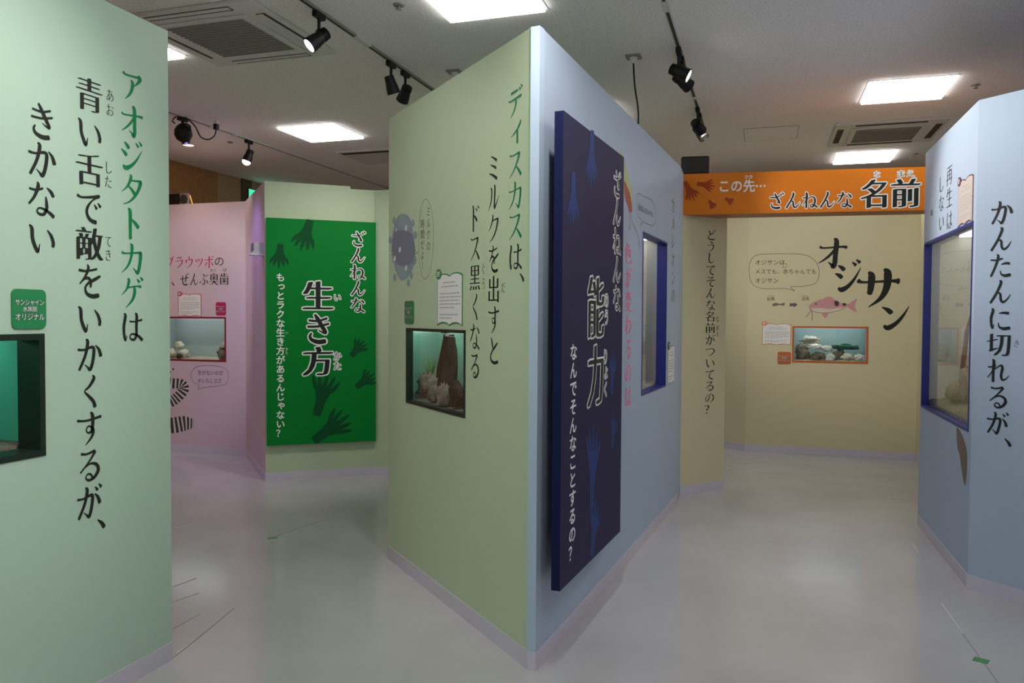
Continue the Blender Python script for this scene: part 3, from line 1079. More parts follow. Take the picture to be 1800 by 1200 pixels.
# goatfish, its young and the arrow
m = MB()
fill(m, PG, [(1422, 537), (1432, 530), (1447, 525), (1465, 526), (1478, 532), (1490, 534), (1500, 528), (1507, 525), (1503, 537),
             (1506, 549), (1496, 544), (1487, 539), (1470, 546), (1450, 549), (1434, 548), (1424, 544)], .0010)
fill(m, PG, [(1448, 525), (1458, 521), (1466, 526)], .0011)
fill(m, PG, [(1446, 549), (1456, 551), (1452, 558), (1447, 556)], .0011)
gf = m.build('fish_drawing', M['ink_pink'], pG, fix=False, label='pink goatfish drawing')
m = MB()
fill(m, PG, [(1426, 543), (1440, 541), (1460, 543), (1480, 540), (1470, 547), (1450, 549.5), (1434, 548)], .0013)
m.build('belly', M['ink_pale'], gf, fix=False)
m = MB()
fill(m, PG, [(1467, 529), (1474, 530), (1474, 537), (1468, 537)], .0013)
fill(m, PG, [(1481, 533), (1487, 533), (1487, 537), (1482, 537)], .0013)
fill(m, PG, [(1433, 533.5), (1435, 532.5), (1436, 534.5), (1434, 535.5)], .0013)
line(m, PG, [(1426, 545), (1422, 551), (1417, 557)], .8, .0013)
line(m, PG, [(1427, 546), (1428, 555), (1427, 563)], .8, .0013)
line(m, PG, [(1424, 544), (1434, 548.5), (1450, 550), (1470, 547), (1487, 540)], .6, .0014)
m.build('markings', M['ink_dark'], gf, fix=False)
m = MB()
fill(m, PG, [(1357, 536), (1363, 532), (1371, 534), (1379, 532), (1378, 537), (1370, 536), (1362, 538)], .0010)
m.build('fish_drawing', M['ink_brown'], pG, fix=False, label='tiny young goatfish drawing')
m = MB()
fill(m, PG, [(1388, 533), (1396, 533), (1396, 531), (1402, 535.5), (1396, 540), (1396, 538), (1388, 538)], .0010, smooth=False)
m.build('arrow', M['grey_print'], pG, fix=False)
m = MB()
line(m, PG, [(1317, 480), (1319, 460), (1332, 448), (1375, 446), (1415, 448), (1434, 460), (1440, 478), (1434, 497), (1412, 503), (1390, 504),
             (1397, 511), (1380, 507), (1340, 507), (1322, 498)], .9, .0011, closed=True)
m.build('speech_bubble', M['ink_line'], pG, fix=False)
# shed gecko tail on the blue side
m = MB()
fill(m, PD1, [(1682, 752), (1690, 762), (1698, 785), (1700, 810), (1697, 852), (1692, 835), (1687, 800), (1683, 785)], .0010)
m.build('tail_drawing', M['ink_brown'], pD, fix=False)


# ------------------------------------------------------------------ boards, plaques, cards
def board(pl, c, d0, d1, mface, medge, name, label):
    """hung board from four photo corners on its front face: returns thing and its front plane"""
    f = Plane(pl.a + pl.n * d1, pl.b + pl.n * d1)
    (x0, y0), (x1, y1), (x2, y2), (x3, y3) = c      # tl tr br bl
    sL = (f.px(x0, y0)[0] + f.px(x3, y3)[0]) / 2
    sR = (f.px(x1, y1)[0] + f.px(x2, y2)[0]) / 2
    zT = (f.px(x0, y0)[1] + f.px(x1, y1)[1]) / 2
    zB = (f.px(x2, y2)[1] + f.px(x3, y3)[1]) / 2
    t = empty(name, f.at((sL + sR) / 2, zB, -(d1 - d0) / 2), label, 'poster')
    mb = MB()
    pl.box(mb, sL, sR, zB, zT, d0, d1 - .002)
    mb.build('backing_board', medge, t)
    mb = MB()
    pl.box(mb, sL, sR, zB, zT, d1 - .002, d1)
    mb.build('printed_face', mface, t)
    if d0 > .01:
        mb = MB()
        pl.box(mb, sL + .2 * (sR - sL), sR - .2 * (sR - sL), zB + .25, zT - .25, 0, d0)
        mb.build('mounting_batten', M['black_metal'], t)
    return t, f


tE, fE = board(PE, ((468, 382), (660, 391), (661, 773), (469, 785)), .012, .05, M['poster_green'], M['poster_green_dark'],
               'poster_board', 'bright green poster board with animal footprints on the pale green partition')
m = MB()
for x, y, L, an, wd in ((545, 388, 56, 108, .5), (493, 430, 42, 95, .55), (618, 625, 36, -50, .55), (627, 680, 40, -38, .5), (557, 728, 80, -75, .36), (553, 773, 78, -36, .38)):
    paw(m, fE, x, y, L, an, wd, .0008)
m.build('footprint', M['poster_green_dark'], tE, fix=False)
m = MB()
vcol(m, fE, 'ざんねんな', 629, 405, 550, 29, off=.0012, style='halo-heavy', rho=.055)
vcol(m, fE, '生き方', 559, 491, 663, 56, off=.0012, style='halo-black', rho=.042)
vcol(m, fE, 'い', 593, 515, 530, 14, off=.0014, style='halo', rho=.09)
vcol(m, fE, 'かた', 593, 617, 651, 15, off=.0014, style='halo', rho=.09)
vcol(m, fE, 'もっとラクな生き方があるんじゃない？', 493, 479, 769, 16, off=.0014, style='bold')
vcol(m, fE, 'い', 504, 581, 588, 5, off=.0014)
vcol(m, fE, 'かた', 504, 610, 623, 5, off=.0014)
m.build('lettering', M['white_print'], tE, fix=False, label='white lettering and letter outlines')
m = MB()
vcol(m, fE, 'ざんねんな', 629, 405, 550, 29, off=.0024, style='heavy')
vcol(m, fE, '生き方', 559, 491, 663, 56, off=.0024, style='black')
vcol(m, fE, 'い', 593, 515, 530, 14, off=.0024, style='thin')
vcol(m, fE, 'かた', 593, 617, 651, 15, off=.0024, style='thin')
m.build('lettering', M['black_print'], tE, fix=False, label='black lettering')

tN, fN = board(PB2, ((990.5, 193), (1096, 276), (1091, 935), (985, 1036)), .06, .10, M['poster_navy'], M['poster_navy_edge'],
               'poster_board', 'tall navy blue poster board standing off the pale blue face')
m = MB()
for x, y, L, an, wd, sx in ((1041, 232, 100, 95, .5, .26), (1008, 305, 95, 92, .5, .26), (1075, 690, 75, -82, .45, .24),
                            (1076, 785, 62, -75, .5, .24), (1040, 890, 150, -85, .36, .26), (1040, 975, 105, -75, .4, .28)):
    paw(m, fN, x, y, L, an, wd, .0008, sx)
m.build('footprint', M['poster_navy_paw'], tN, fix=False)
m = MB()
vcol(m, fN, 'ざんねんな', 1084, 298, 548, 15, off=.0012, style='halo-mincho', rho=.05)
vcol(m, fN, '能力', 1047, 480, 718, 30, off=.0012, style='halo-black', rho=.03)
vcol(m, fN, 'のう', 1065.5, 512, 572, 8, off=.0014, style='halo', rho=.08)
vcol(m, fN, 'りょく', 1064, 612, 698, 8, off=.0014, style='halo', rho=.08)
vcol(m, fN, 'なんでそんなことするの？', 1008, 602, 986, 12.5, off=.0014, style='bold', x1=1005)
m.build('lettering', M['white_print'], tN, fix=False, label='white lettering and letter outlines')
m = MB()
vcol(m, fN, 'ざんねんな', 1084, 298, 548, 15, off=.0024)
vcol(m, fN, '能力', 1047, 480, 718, 30, off=.0024, style='black')
vcol(m, fN, 'のう', 1065.5, 512, 572, 8, off=.0024, style='thin')
vcol(m, fN, 'りょく', 1064, 612, 698, 8, off=.0024, style='thin')
m.build('lettering', M['black_print'], tN, fix=False, label='black lettering')


def rounded(s0, s1, z0, z1, r, n=5):
    out = []
    for cx, cz, a0 in ((s1 - r, z1 - r, 0), (s0 + r, z1 - r, 90), (s0 + r, z0 + r, 180), (s1 - r, z0 + r, 270)):
        for k in range(n + 1):
            a = R(a0 + 90 * k / n)
            out.append((cx + r * math.cos(a), cz + r * math.sin(a)))
    return out


def slab(mb, pl, poly, d0, d1):
    n = len(poly)
    tr = tessellate_polygon([[Vector((a, b, 0)) for a, b in poly]])
    vs = [pl.at(a, b, d0) for a, b in poly] + [pl.at(a, b, d1) for a, b in poly]
    fs = [tuple(t) for t in tr] + [tuple(i + n for i in t) for t in tr] + [(i, (i + 1) % n, n + (i + 1) % n, n + i) for i in range(n)]
    return mb.add(vs, fs)


def plaque(pl, x0, y0, x1, y1, col, label, txt=True):
    s0, zt = pl.px(x0, y0)
    s1, zb_ = pl.px(x1, y1)
    t = empty('plaque', pl.at((s0 + s1) / 2, zb_, .003), label, 'plaque')
    m = MB()
    slab(m, pl, rounded(s0, s1, zb_, zt, min(.02, (zt - zb_) * .14)), .0005, .007)
    m.build('plate', col, t)
    f = Plane(pl.a + pl.n * .007, pl.b + pl.n * .007)
    wd, h_ = s1 - s0, zt - zb_
    for st, col_, off, nm in (('halo', M['black_print'], .0008, 'dark letter outlines'), ('sans', M['white_print'], .0016, 'white lettering')):
        m = MB()
        for row, cz, fw_, fh in (('サンシャイン', .67, .86, .17), ('水族館', .50, .42, .15), ('オリジナル', .30, .88, .20)):
            n = len(row)
            for i, c in enumerate(row):
                put_glyph(m, f, c, s0 + wd * (.5 + fw_ * ((i + .5) / n - .5)), zb_ + h_ * cz, wd * fw_ / n * 1.05, h_ * fh, off, st, rho=.05)
        m.build('lettering', col_, t, fix=False, label=nm)
    return t


plaque(PA, 18.5, 507, 79, 577, mat('plaque_green', (.02, .24, .085), .4), 'green rounded plaque on the mint green wall above the leftmost tank')
plaque(PB1, 713, 529, 728, 569, mat('plaque_green_dark', (.025, .21, .08), .4), 'green rounded plaque on the pale green wedge above its tank')
plaque(PF1, 380, 531, 397.5, 554, mat('plaque_crimson', (.48, .015, .12), .4), 'crimson rounded plaque on the pink wall')
plaque(PG, 1367, 618, 1390, 640, mat('plaque_orange', (.52, .13, .03), .4), 'orange rounded plaque left of the orange framed tank')


def card(pl, x0, y0, x1, y1, edge, badge, label, paper='paper', flip=False):
    """open-book shaped paper card; the corners are its left-top and right-bottom in the photo"""
    s0, zt = pl.px(x0, y0)
    s1, zb_ = pl.px(x1, y1)
    t = empty('information_card', pl.at((s0 + s1) / 2, zb_, .002), label, 'card')
    wd, h_ = s1 - s0, zt - zb_
    c = h_ * .055

    def outline(g):
        up = [(s0 - g + (wd + 2 * g) * k / 16, zt + g - c + c * abs(math.sin(math.pi * k / 8)) ** .7) for k in range(17)]
        dn = [(s1 + g - (wd + 2 * g) * k / 16, zb_ - g + c * abs(math.sin(math.pi * k / 8)) ** .7) for k in range(17)]
        return up + dn
    m = MB()
    slab(m, pl, outline(wd * .022), .0005, .003)
    m.build('border', edge, t)
    m = MB()
    slab(m, pl, outline(0), .003, .0038)
    m.build('sheet', M[paper], t)
    m = MB()
    rnd = random.Random(int(x0))
    for k, (zz, a, b) in enumerate(((.84, .25, .75), (.76, .15, .85), (.62, .08, .92), (.55, .08, .95), (.48, .08, .9), (.41, .08, .95), (.34, .08, .7), (.20, .08, .85), (.13, .08, .6))):
        x = a
        if k in (0, 2, 7):
            m.seg()
        while x < b:
            wk = rnd.uniform(.04, .12)
            pl.box(m, s0 + wd * x, s0 + wd * min(b, x + wk), zb_ + h_ * (zz - .012), zb_ + h_ * (zz + .012), .0038, .0041)
            x += wk + .018
    m.build('text_lines', M['paper_text'], t)
    m = MB()
    bs, bz, br = s0 + wd * .06, zt + h_ * .02, h_ * .105
    slab(m, pl, [(bs + br * 1.25 * math.cos(a), bz + br * math.sin(a) * (1.0)) for a in [k * math.pi / 8 for k in range(16)]], .0042, .0075)
    bd = m.build('badge', edge if badge is None else badge, t)
    m = MB()
    for i in range(3):
        pl.box(m, bs - br * .8, bs + br * .8 - i * br * .2, bz + br * (.3 - .35 * i), bz + br * (.45 - .35 * i), .0075, .0078)
    m.build('badge_text', M['white_print'], bd)
    return t


grn = mat('card_green', (.03, .22, .08), .45)
crm = mat('card_crimson', (.50, .02, .13), .45)
orn = mat('card_orange', (.75, .22, .04), .45)
prp = mat('card_purple', (.13, .05, .10), .45)
M['paper_tan'] = mat('paper_tan', (.55, .47, .43), .6)
card(PB1, 770.5, 484, 812.5, 571, grn, None, 'white book shaped card with green border on the pale green wedge')
card(PF1, 314.5, 517, 353.5, 556, crm, None, 'white book shaped card with crimson border on the pink wall')
card(PG, 1341, 569, 1389, 606, orn, None, 'white book shaped card with orange border on the far yellow wall')
card(PD1, 1686.5, 322, 1709.5, 388, prp, None, 'tan book shaped card above the blue framed window at the right', 'paper_tan')
card(PB2, 1174, 609, 1184, 672, mat('card_grey', (.25, .27, .30), .5), M['ink_dark'], 'narrow pale card right of the blue framed window in the middle wedge')

# ------------------------------------------------------------------ aquariums
M['frame_dark'] = mat('frame_dark', (.006, .016, .010), .4)
M['frame_crimson'] = mat('frame_crimson', (.22, .008, .02), .4)
M['frame_orange'] = mat('frame_orange', (.52, .13, .025), .4)
M['frame_blue'] = mat('frame_blue', (.012, .02, .20), .4)
M['sand'] = mat('sand', (.50, .44, .33), .9, bump=(120, .6, .25))
M['gravel'] = mat('gravel', (.16, .13, .10), .9, bump=(90, .8, .4))
M['mud'] = mat('mud', (.20, .17, .11), .9, bump=(60, .6, .3))
M['tank_lamp'] = mat('tank_lamp', (1, 1, 1), .5, emit=6, ecol=(.95, 1, .98))
M['rock_pale'] = mat('rock_pale', (.62, .58, .48), .9, bump=(30, .8, .3))
M['rock_brown'] = mat('rock_brown', (.20, .16, .11), .9, bump=(25, .8, .4))
M['coral_white'] = mat('coral_white', (.75, .73, .68), .9, bump=(45, 1, .2))
M['moss'] = mat('moss', (.02, .12, .07), .9, bump=(40, .9, .5))
M['wood_wet'] = mat('wood_wet', (.022, .011, .009), .6, bump=(18, .8, .4))
M['plant'] = mat('plant', (.16, .34, .07), .6)
M['root_pale'] = mat('root_pale', (.26, .22, .19), .8, bump=(30, .6, .3))


class Tank:
    def __init__(self, pl, hole, label, frame, back, depth, floor_m, floor_h, lip, recess, lamp=6, water=True, light=(1, 1, 1), side=None, ext=(.03, .03)):
        s0, s1, z0, z1 = hole
        self.pl, self.s0, self.s1, self.z0, self.z1, self.recess = pl, s0, s1, z0, z1, recess
        t = self.t = empty('aquarium', pl.at((s0 + s1) / 2, 0, -recess - depth / 2), label, 'aquarium')
        m = MB()
        k = .004
        for (a, b, c, d) in ((s0, s0 + lip, z0, z1), (s1 - lip, s1, z0, z1), (s0 + lip, s1 - lip, z1 - lip, z1), (s0 + lip, s1 - lip, z0, z0 + lip)):
            pl.box(m, a, b, c, d, -recess, k)
        m.build('frame', frame, t)
        a0, a1, b0, b1 = s0 - ext[0], s1 + ext[1], z0 - .02, z1 + .05
        self.a0, self.a1, self.depth, self.fh, self.b0 = a0, a1, depth, floor_h, b0
        m = MB()
        pl.box(m, a0 + .012, a1 - .012, b0 + .012, b1, -recess - .008, -recess - .002)
        m.build('glass', M['glass'], t)
        m = MB()
        D = recess + depth
        pl.box(m, a0, a1, b0, b1, -D, -D + .01)
        m.build('back_wall', back, t)
        m = MB()
        pl.box(m, a0, a0 + .01, b0, b1, -D + .01, -recess - .002)
        pl.box(m, a1 - .01, a1, b0, b1, -D + .01, -recess - .002)
        pl.box(m, a0 + .01, a1 - .01, b0, b0 + .01, -D + .01, -recess - .002)
        m.build('side_walls', side or back, t)
        m = MB()
        pl.box(m, a0, a1, b1, b1 + .03, -D, -recess + .0)
        m.build('lid', M['black_metal'], t)
        m = MB()
        pl.box(m, a0 + .05, a1 - .05, b1 - .015, b1 - .0005, -recess - depth * .62, -recess - depth * .38)
        em = mat('tank_lamp', (1, 1, 1), .5, emit=lamp, ecol=light)
        m.build('lamp', em, t)
        m = MB()
        pl.box(m, a0 + .02, a1 - .02, 0, b0, -D, -recess - .03)
        m.build('stand', M['black_metal'], t)
        # bed
        n = 14
        vs, fs = [], []
        for j in range(9):
            for i in range(n + 1):
                s = a0 + .012 + (a1 - a0 - .024) * i / n
                d = -recess - .009 - (depth - .022) * j / 8
                vs.append(pl.at(s, self.bedz(s, d), d))
        for j in range(8):
            for i in range(n):
                q = j * (n + 1) + i
                fs.append((q, q + 1, q + n + 2, q + n + 1))
        nt_ = len(vs)
        base = [pl.at(a0 + .012 + (a1 - a0 - .024) * i / n, b0 + .0105, -recess - .009) for i in range(n + 1)]
        vs += base
        for i in range(n):
            fs.append((i, i + 1, nt_ + i + 1, nt_ + i))
        MB().add(vs, fs).build('bed', floor_m, t, smooth=True)
        self.bed = b0 + .012 + floor_h * .75
        if water:
            m = MB()
            zt = z1 - (z1 - z0) * .09
            pl.box(m, a0 + .013, a1 - .013, b0 + .0125, zt, -D + .012, -recess - .0095)
            m.build('water', M['water'], t)

    def bedz(self, s, d):
        j = (-d - self.recess - .009) / (self.depth - .022)
        return max(self.b0 + .013, self.b0 + .012 + self.fh * (.7 + .5 * noise.noise((s * 6, d * 6, 3.1)) + .35 * j))

    def at(self, u, z, d):
        """u: 0..1 across, z above the bed, d behind the glass"""
        s, dd = self.s0 + (self.s1 - self.s0) * u, -self.recess - .01 - d
        return self.pl.at(s, self.bedz(s, dd) + z, dd)

    def look(self, x, d, z=0):
        """point d behind the glass seen at photo column x, z above the bed"""
        dd = -self.recess - .01 - d
        s = self.pl.px(x, 600, dd)[0]
        return self.pl.at(s, max(self.bedz(s + a, dd + b) for a in (-.09, -.04, 0, .04, .09) for b in (-.05, 0, .05)) + z, dd)


def stone(c, r, sc, seed, m, name, label, cat, group=None, rough=.35, freq=2.2, rotz=0, sub=3):
    bm = bmesh.new()
    bmesh.ops.create_icosphere(bm, subdivisions=sub, radius=1)
    for v in bm.verts:
        d = v.co.normalized()
        k = 1 + rough * noise.noise(d * freq + Vector((seed, seed * 2.3, 0))) + rough * .5 * noise.noise(d * freq * 2.7 + Vector((seed, 0, 9)))
        p = d * k
        if p.z < -.75:
            p.z = -.75
        v.co = Vector((p.x * sc[0], p.y * sc[1], p.z * sc[2])) * r
    me = bpy.data.meshes.new(name)
    bm.to_mesh(me)
    bm.free()
    me.materials.append(m)
    me.polygons.foreach_set('use_smooth', [True] * len(me.polygons))
    o = bpy.data.objects.new(name, me)
    COL.objects.link(o)
    o.location = Vector(c) + Vector((0, 0, r * sc[2] * .755))
    o.rotation_euler = (0, 0, rotz)
    return tag(o, label, cat, group)


def blades(base, n, h, spread, m, name, label, seed):
    rnd = random.Random(seed)
    t = empty(name, base, label, 'plant')
    mb = MB()
    for i in range(n):
        a = rnd.uniform(0, 2 * math.pi)
        hh = h * rnd.uniform(.5, 1)
        r = spread * rnd.uniform(.3, 1)
        d = Vector((math.cos(a), math.sin(a), 0))
        q = Vector((-d.y, d.x, 0)) * .004
        b0 = Vector(base) + d * r * .2
        pts = [b0 + d * r * (k / 4) ** 2 + Vector((0, 0, hh * k / 4)) for k in range(5)]
        for k in range(4):
            w0, w1 = 1 - k / 4.2, 1 - (k + 1) / 4.2
            mb.add([pts[k] - q * w0, pts[k] + q * w0, pts[k + 1] + q * w1, pts[k + 1] - q * w1], [(0, 1, 2, 3)])
    mb.build('leaves', m, t, fix=False)
    return t


# leftmost tank: teal light, dark bed
TA = Tank(PA, HA, 'dark framed tank with teal green light in the mint green wall at the left', M['frame_dark'],
          mat('back_teal', (.10, .50, .38), .6), .40, M['gravel'], .05, .022, .10, lamp=4.5, light=(.55, 1, .8), water=False)
stone(TA.look(40, .2), .05, (1.3, 1, .6), 3, M['rock_brown'], 'rock', 'brown stone on the bed of the teal lit tank', 'rock')
# green wedge tank
TB = Tank(PB1, HB1, 'dark framed tank holding driftwood in the pale green wedge', M['frame_dark'], mat('back_mint', (.42, .68, .58), .6),
          .30, M['gravel'], .03, .016, .035, lamp=4.5, light=(.8, 1, .92), side=mat('side_mint', (.45, .70, .60), .5), ext=(.30, .12))


def log(name, pts, rad, label, seed, flat=.7):
    vs, fs = [], []
    n = 14
    for k, p in enumerate(pts):
        for i in range(n):
            a = 2 * math.pi * i / n
            r = rad[k] * (1 + .4 * noise.noise((k * 1.3 + seed, math.cos(a) * 2, math.sin(a) * 2)))
            vs.append(Vector(p) + Vector((math.cos(a) * r, math.sin(a) * r * flat, (.03 * noise.noise((i * .9, k, seed)) if k else 0))))
    for k in range(len(pts) - 1):
        for i in range(n):
            fs.append((k * n + i, k * n + (i + 1) % n, k * n + n + (i + 1) % n, k * n + n + i))
    fs += [tuple(range(n)), tuple(range(len(vs) - n, len(vs)))]
    return tag(MB().add(vs, fs).build('driftwood', M['wood_wet'], None), label, 'driftwood')


b = TB.look(787, .11)
up = Vector((0, 0, 1))
sx_ = Vector((.93, -.30, 0))
log('driftwood', [b + up * .004, b + up * .09 - sx_ * .012, b + up * .19 - sx_ * .002, b + up * .28 + sx_ * .006, b + up * .37 + sx_ * .008], (.048, .060, .056, .048, .034),
    'tall dark brown driftwood standing in the green wedge tank', 1)
b = TB.look(806, .055)
log('driftwood', [b + up * .004, b + up * .05, b + up * .10 - sx_ * .012, b + up * .14 - sx_ * .02], (.052, .055, .040, .018),
    'low dark driftwood lump at the front right of the green wedge tank', 5, .5)
for i, (x, d, h_, r, lb) in enumerate(((749, .09, .15, .045, 'leftmost pale root clump in the green wedge tank'),
                                       (766, .06, .15, .046, 'middle pale root clump in the green wedge tank'),
                                       (781, .03, .11, .036, 'pale root clump beside the driftwood in the green wedge tank'))):
    stone(TB.look(x, d), r, (1.0, .7, h_ / r * .55), 11 + i, M['root_pale'], 'root_clump', lb, 'root', 'root clumps in the green wedge tank', rough=.8, freq=4.5)
blades(TB.look(757, .115, .1), 26, .16, .07, M['plant'], 'water_plant', 'yellow green grassy plant above the pale roots in the green wedge tank', 2)
blades(TB.look(742, .12, .003), 14, .16, .05, M['plant'], 'water_plant', 'low green plant at the left side of the green wedge tank', 4)
c = TB.look(783, .17)
zt = TB.z1 + .02
t = empty('tank_filter', (c.x, c.y, c.z), 'thin filter pipe hanging at the back of the green wedge tank', 'filter')
m = MB()
m.tube([(c.x, c.y, zt - .03), (c.x, c.y, zt - .2), (c.x, c.y, c.z + .01)], .010)
m.build('pipe', M['lens_off'], t)
m = MB()
m.box((c.x - .02, c.y - .02, zt - .05), (c.x + .02, c.y + .02, zt + .025))
m.build('pump', M['black_metal'], t)
# blue side of the wedge
M['cream'] = mat('cream', (.60, .60, .52), .6)
TC = Tank(PB2, HB2, 'tall blue framed tank with pale inside in the blue side of the wedge', M['frame_blue'], M['cream'], .30, M['sand'], .04, .012, .07,
          lamp=5, water=False, ext=(.03, .2))
b = TC.look(1152, .08, .02)
br = MB()
dv = Vector((-.02, .12, 0))
br.tube([b, b + up * .3 + dv * .3, b + up * .55 + dv, b + up * .75 + dv * 1.6], [.014, .012, .009, .004])
br.tube([b + up * .3 + dv * .3, b + up * .5 - dv * .4, b + up * .68 - dv * .6], [.010, .007, .003])
tag(br.build('branch', M['ink_brown'], None, smooth=True), 'thin bare branch inside the tall blue framed tank of the wedge', 'branch')
# right hand window
TD = Tank(PD1, HD1, 'blue framed tank with sandy bed in the right hand blue partition', M['frame_blue'], M['cream'], .45, M['mud'], .10, .016, .045,
          lamp=4, water=False, ext=(.03, .06))
stone(TD.look(1684, .10), .07, (.9, 1.6, 1.0), 21, M['mud'], 'rock', 'brown hump of earth in the right hand blue framed tank', 'rock')
stone(TD.look(1700, .12), .06, (.7, 1.0, 2.2), 22, M['rock_brown'], 'rock', 'dark stone at the right side of the right hand blue framed tank', 'rock')
b = TD.look(1690, .17, .02)
br = MB()
br.tube([b, b + Vector((.02, -.06, .42)), b + Vector((.02, -.22, .58))], [.018, .015, .010])
tag(br.build('branch', M['ink_brown'], None, smooth=True), 'slanting branch inside the right hand blue framed tank', 'branch')
# pink wall tank
TF = Tank(PF1, HF1, 'crimson framed tank in the pink wall', M['frame_crimson'], mat('back_grey', (.45, .50, .53), .6), .42, M['sand'], .03, .018, .03, lamp=4)
rk = 'pale stones in the crimson framed tank'
for i, (x, d, z, r, sc, lb) in enumerate(((301, .14, 0, .06, (1, 1, .9), 'left lower pale stone of the heap in the crimson framed tank'),
                                      (315, .20, .088, .055, (1.1, 1, .9), 'top pale stone of the heap in the crimson framed tank'),
                                      (323, .15, .0, .06, (1, 1, .9), 'right pale stone of the heap in the crimson framed tank'))):
    stone(TF.look(x, d, z), r, sc, 31 + i, M['rock_pale'], 'rock', lb, 'rock', rk)
stone(TF.look(315, .05), .035, (1, .7, .9), 35, M['wood_wet'], 'rock', 'small dark stone before the pale heap in the crimson framed tank', 'rock')
stone(TF.look(392, .11), .065, (.9, .9, 1.2), 36, M['rock_brown'], 'rock', 'brown coral rock at the right end of the crimson framed tank', 'rock', rough=.6)
stone(TF.look(394, .10, .125), .040, (1, .9, 1), 37, M['rock_pale'], 'rock', 'small pale stone on the brown coral rock in the crimson framed tank', 'rock', rough=.6)
# far tank
TG = Tank(PG, HG, 'orange framed reef tank in the far yellow wall', M['frame_orange'], mat('back_blue', (.38, .50, .54), .6), .42, M['sand'], .035, .020, .03, lamp=5)
gg = 'rocks of the orange framed reef tank'
for i, (x, d, z, r, sc, mm, nm, lb) in enumerate((
        (1411, .19, 0, .065, (1.0, .9, 1.4), 'rock_brown', 'rock', 'brown rock at the left of the orange framed reef tank'),
        (1438, .19, .0, .05, (1.7, .9, .9), 'rock_brown', 'rock', 'long brown rock low in the orange framed reef tank'),
        (1425, .24, .17, .045, (2.0, .9, 1.1), 'rock_pale', 'rock', 'beige rock on top at the left of the orange framed reef tank'),
        (1434, .17, .115, .035, (2.2, .9, .9), 'coral_white', 'coral', 'white coral along the top of the left rock heap in the reef tank'),
        (1453, .16, .10, .04, (1.4, .9, .9), 'coral_white', 'coral', 'white coral in the middle of the reef tank'),
        (1475, .19, .0, .06, (1.1, .9, 1.0), 'rock_brown', 'rock', 'dark rock under the green algae in the reef tank'),
        (1485, .17, .115, .036, (3.4, .9, .9), 'moss', 'algae', 'dark green algae mat at the right of the reef tank'),
        (1461, .08, 0, .04, (1.2, .8, 1.0), 'coral_white', 'coral', 'small white coral at the front middle of the reef tank'),
        (1490, .08, 0, .04, (1.4, .8, 1.0), 'rock_pale', 'rock', 'beige rock at the front right of the reef tank'),
        (1511, .08, 0, .04, (1.3, .9, .9), 'coral_white', 'coral', 'white coral lump at the right end of the reef tank'))):
    stone(TG.look(x, d, z), r, sc, 41 + i * 3, M[mm], nm, lb, nm, gg if nm == 'rock' else None, rough=.85, freq=4.5)

# ------------------------------------------------------------------ lilac box on the pink side wall
m = MB()
s0, z0 = PF2.px(434, 432)
bx = Plane(PF2.a, PF2.b)
t = empty('wall_box', PF2.at(.35, 1.98, .06), 'small lilac box shelf on the pink wall beside the green poster', 'shelf')
sL = PF2.px(437, 440, .12)[0]
_, zlo = PF2.px(437, 449, .12)
_, zhi = PF2.px(437, 427, .12)
m = MB()
PF2.box(m, sL, PF2.L - .06, zlo + .015, zhi, .0, .10)
m.build('case', mat('lilac', (.55, .50, .66), .5), t)
m = MB()
PF2.box(m, sL - .01, PF2.L - .05, zlo, zlo + .015, .0, .12)
m.build('ledge', mat('lilac_pale', (.7, .66, .78), .4), t)
m = MB()
for k in range(4):
    PF2.box(m, sL + .02 + k * .05, sL + .05 + k * .05, zlo + .03, zhi - .01, .1, .102)
m.build('slots', M['ink_violet'], t)


# ------------------------------------------------------------------ ceiling fittings
def ceiling_light(x, y, label, s=.3):
    t = empty('ceiling_light', (x, y, CEIL), label, 'light')
    m = MB()
    for a, b, c, d in ((-s - .012, s + .012, -s - .012, -s + .006), (-s - .012, s + .012, s - .006, s + .012),
                       (-s - .012, -s + .006, -s + .006, s - .006), (s - .006, s + .012, -s + .006, s - .006)):
        m.box((x + a, y + c, CEIL - .004), (x + b, y + d, CEIL - .0002))
    for a, b, c, d in ((-s, s, -s, -s + .004), (-s, s, s - .004, s), (-s, -s + .004, -s + .004, s - .004), (s - .004, s, -s + .004, s - .004)):
        m.box((x + a, y + c, CEIL - .0002), (x + b, y + d, CEIL + .05))
    m.build('frame', M['white_metal'], t)
    MB().box((x - s + .004, y - s + .004, CEIL - .022), (x + s - .004, y + s - .004, CEIL + .05)).build('diffuser', M['led'], t)  # shaped to stand proud, so glowing sides add light to the ceiling


for x, y, lb in LIGHTS:
    ceiling_light(x, y, lb)


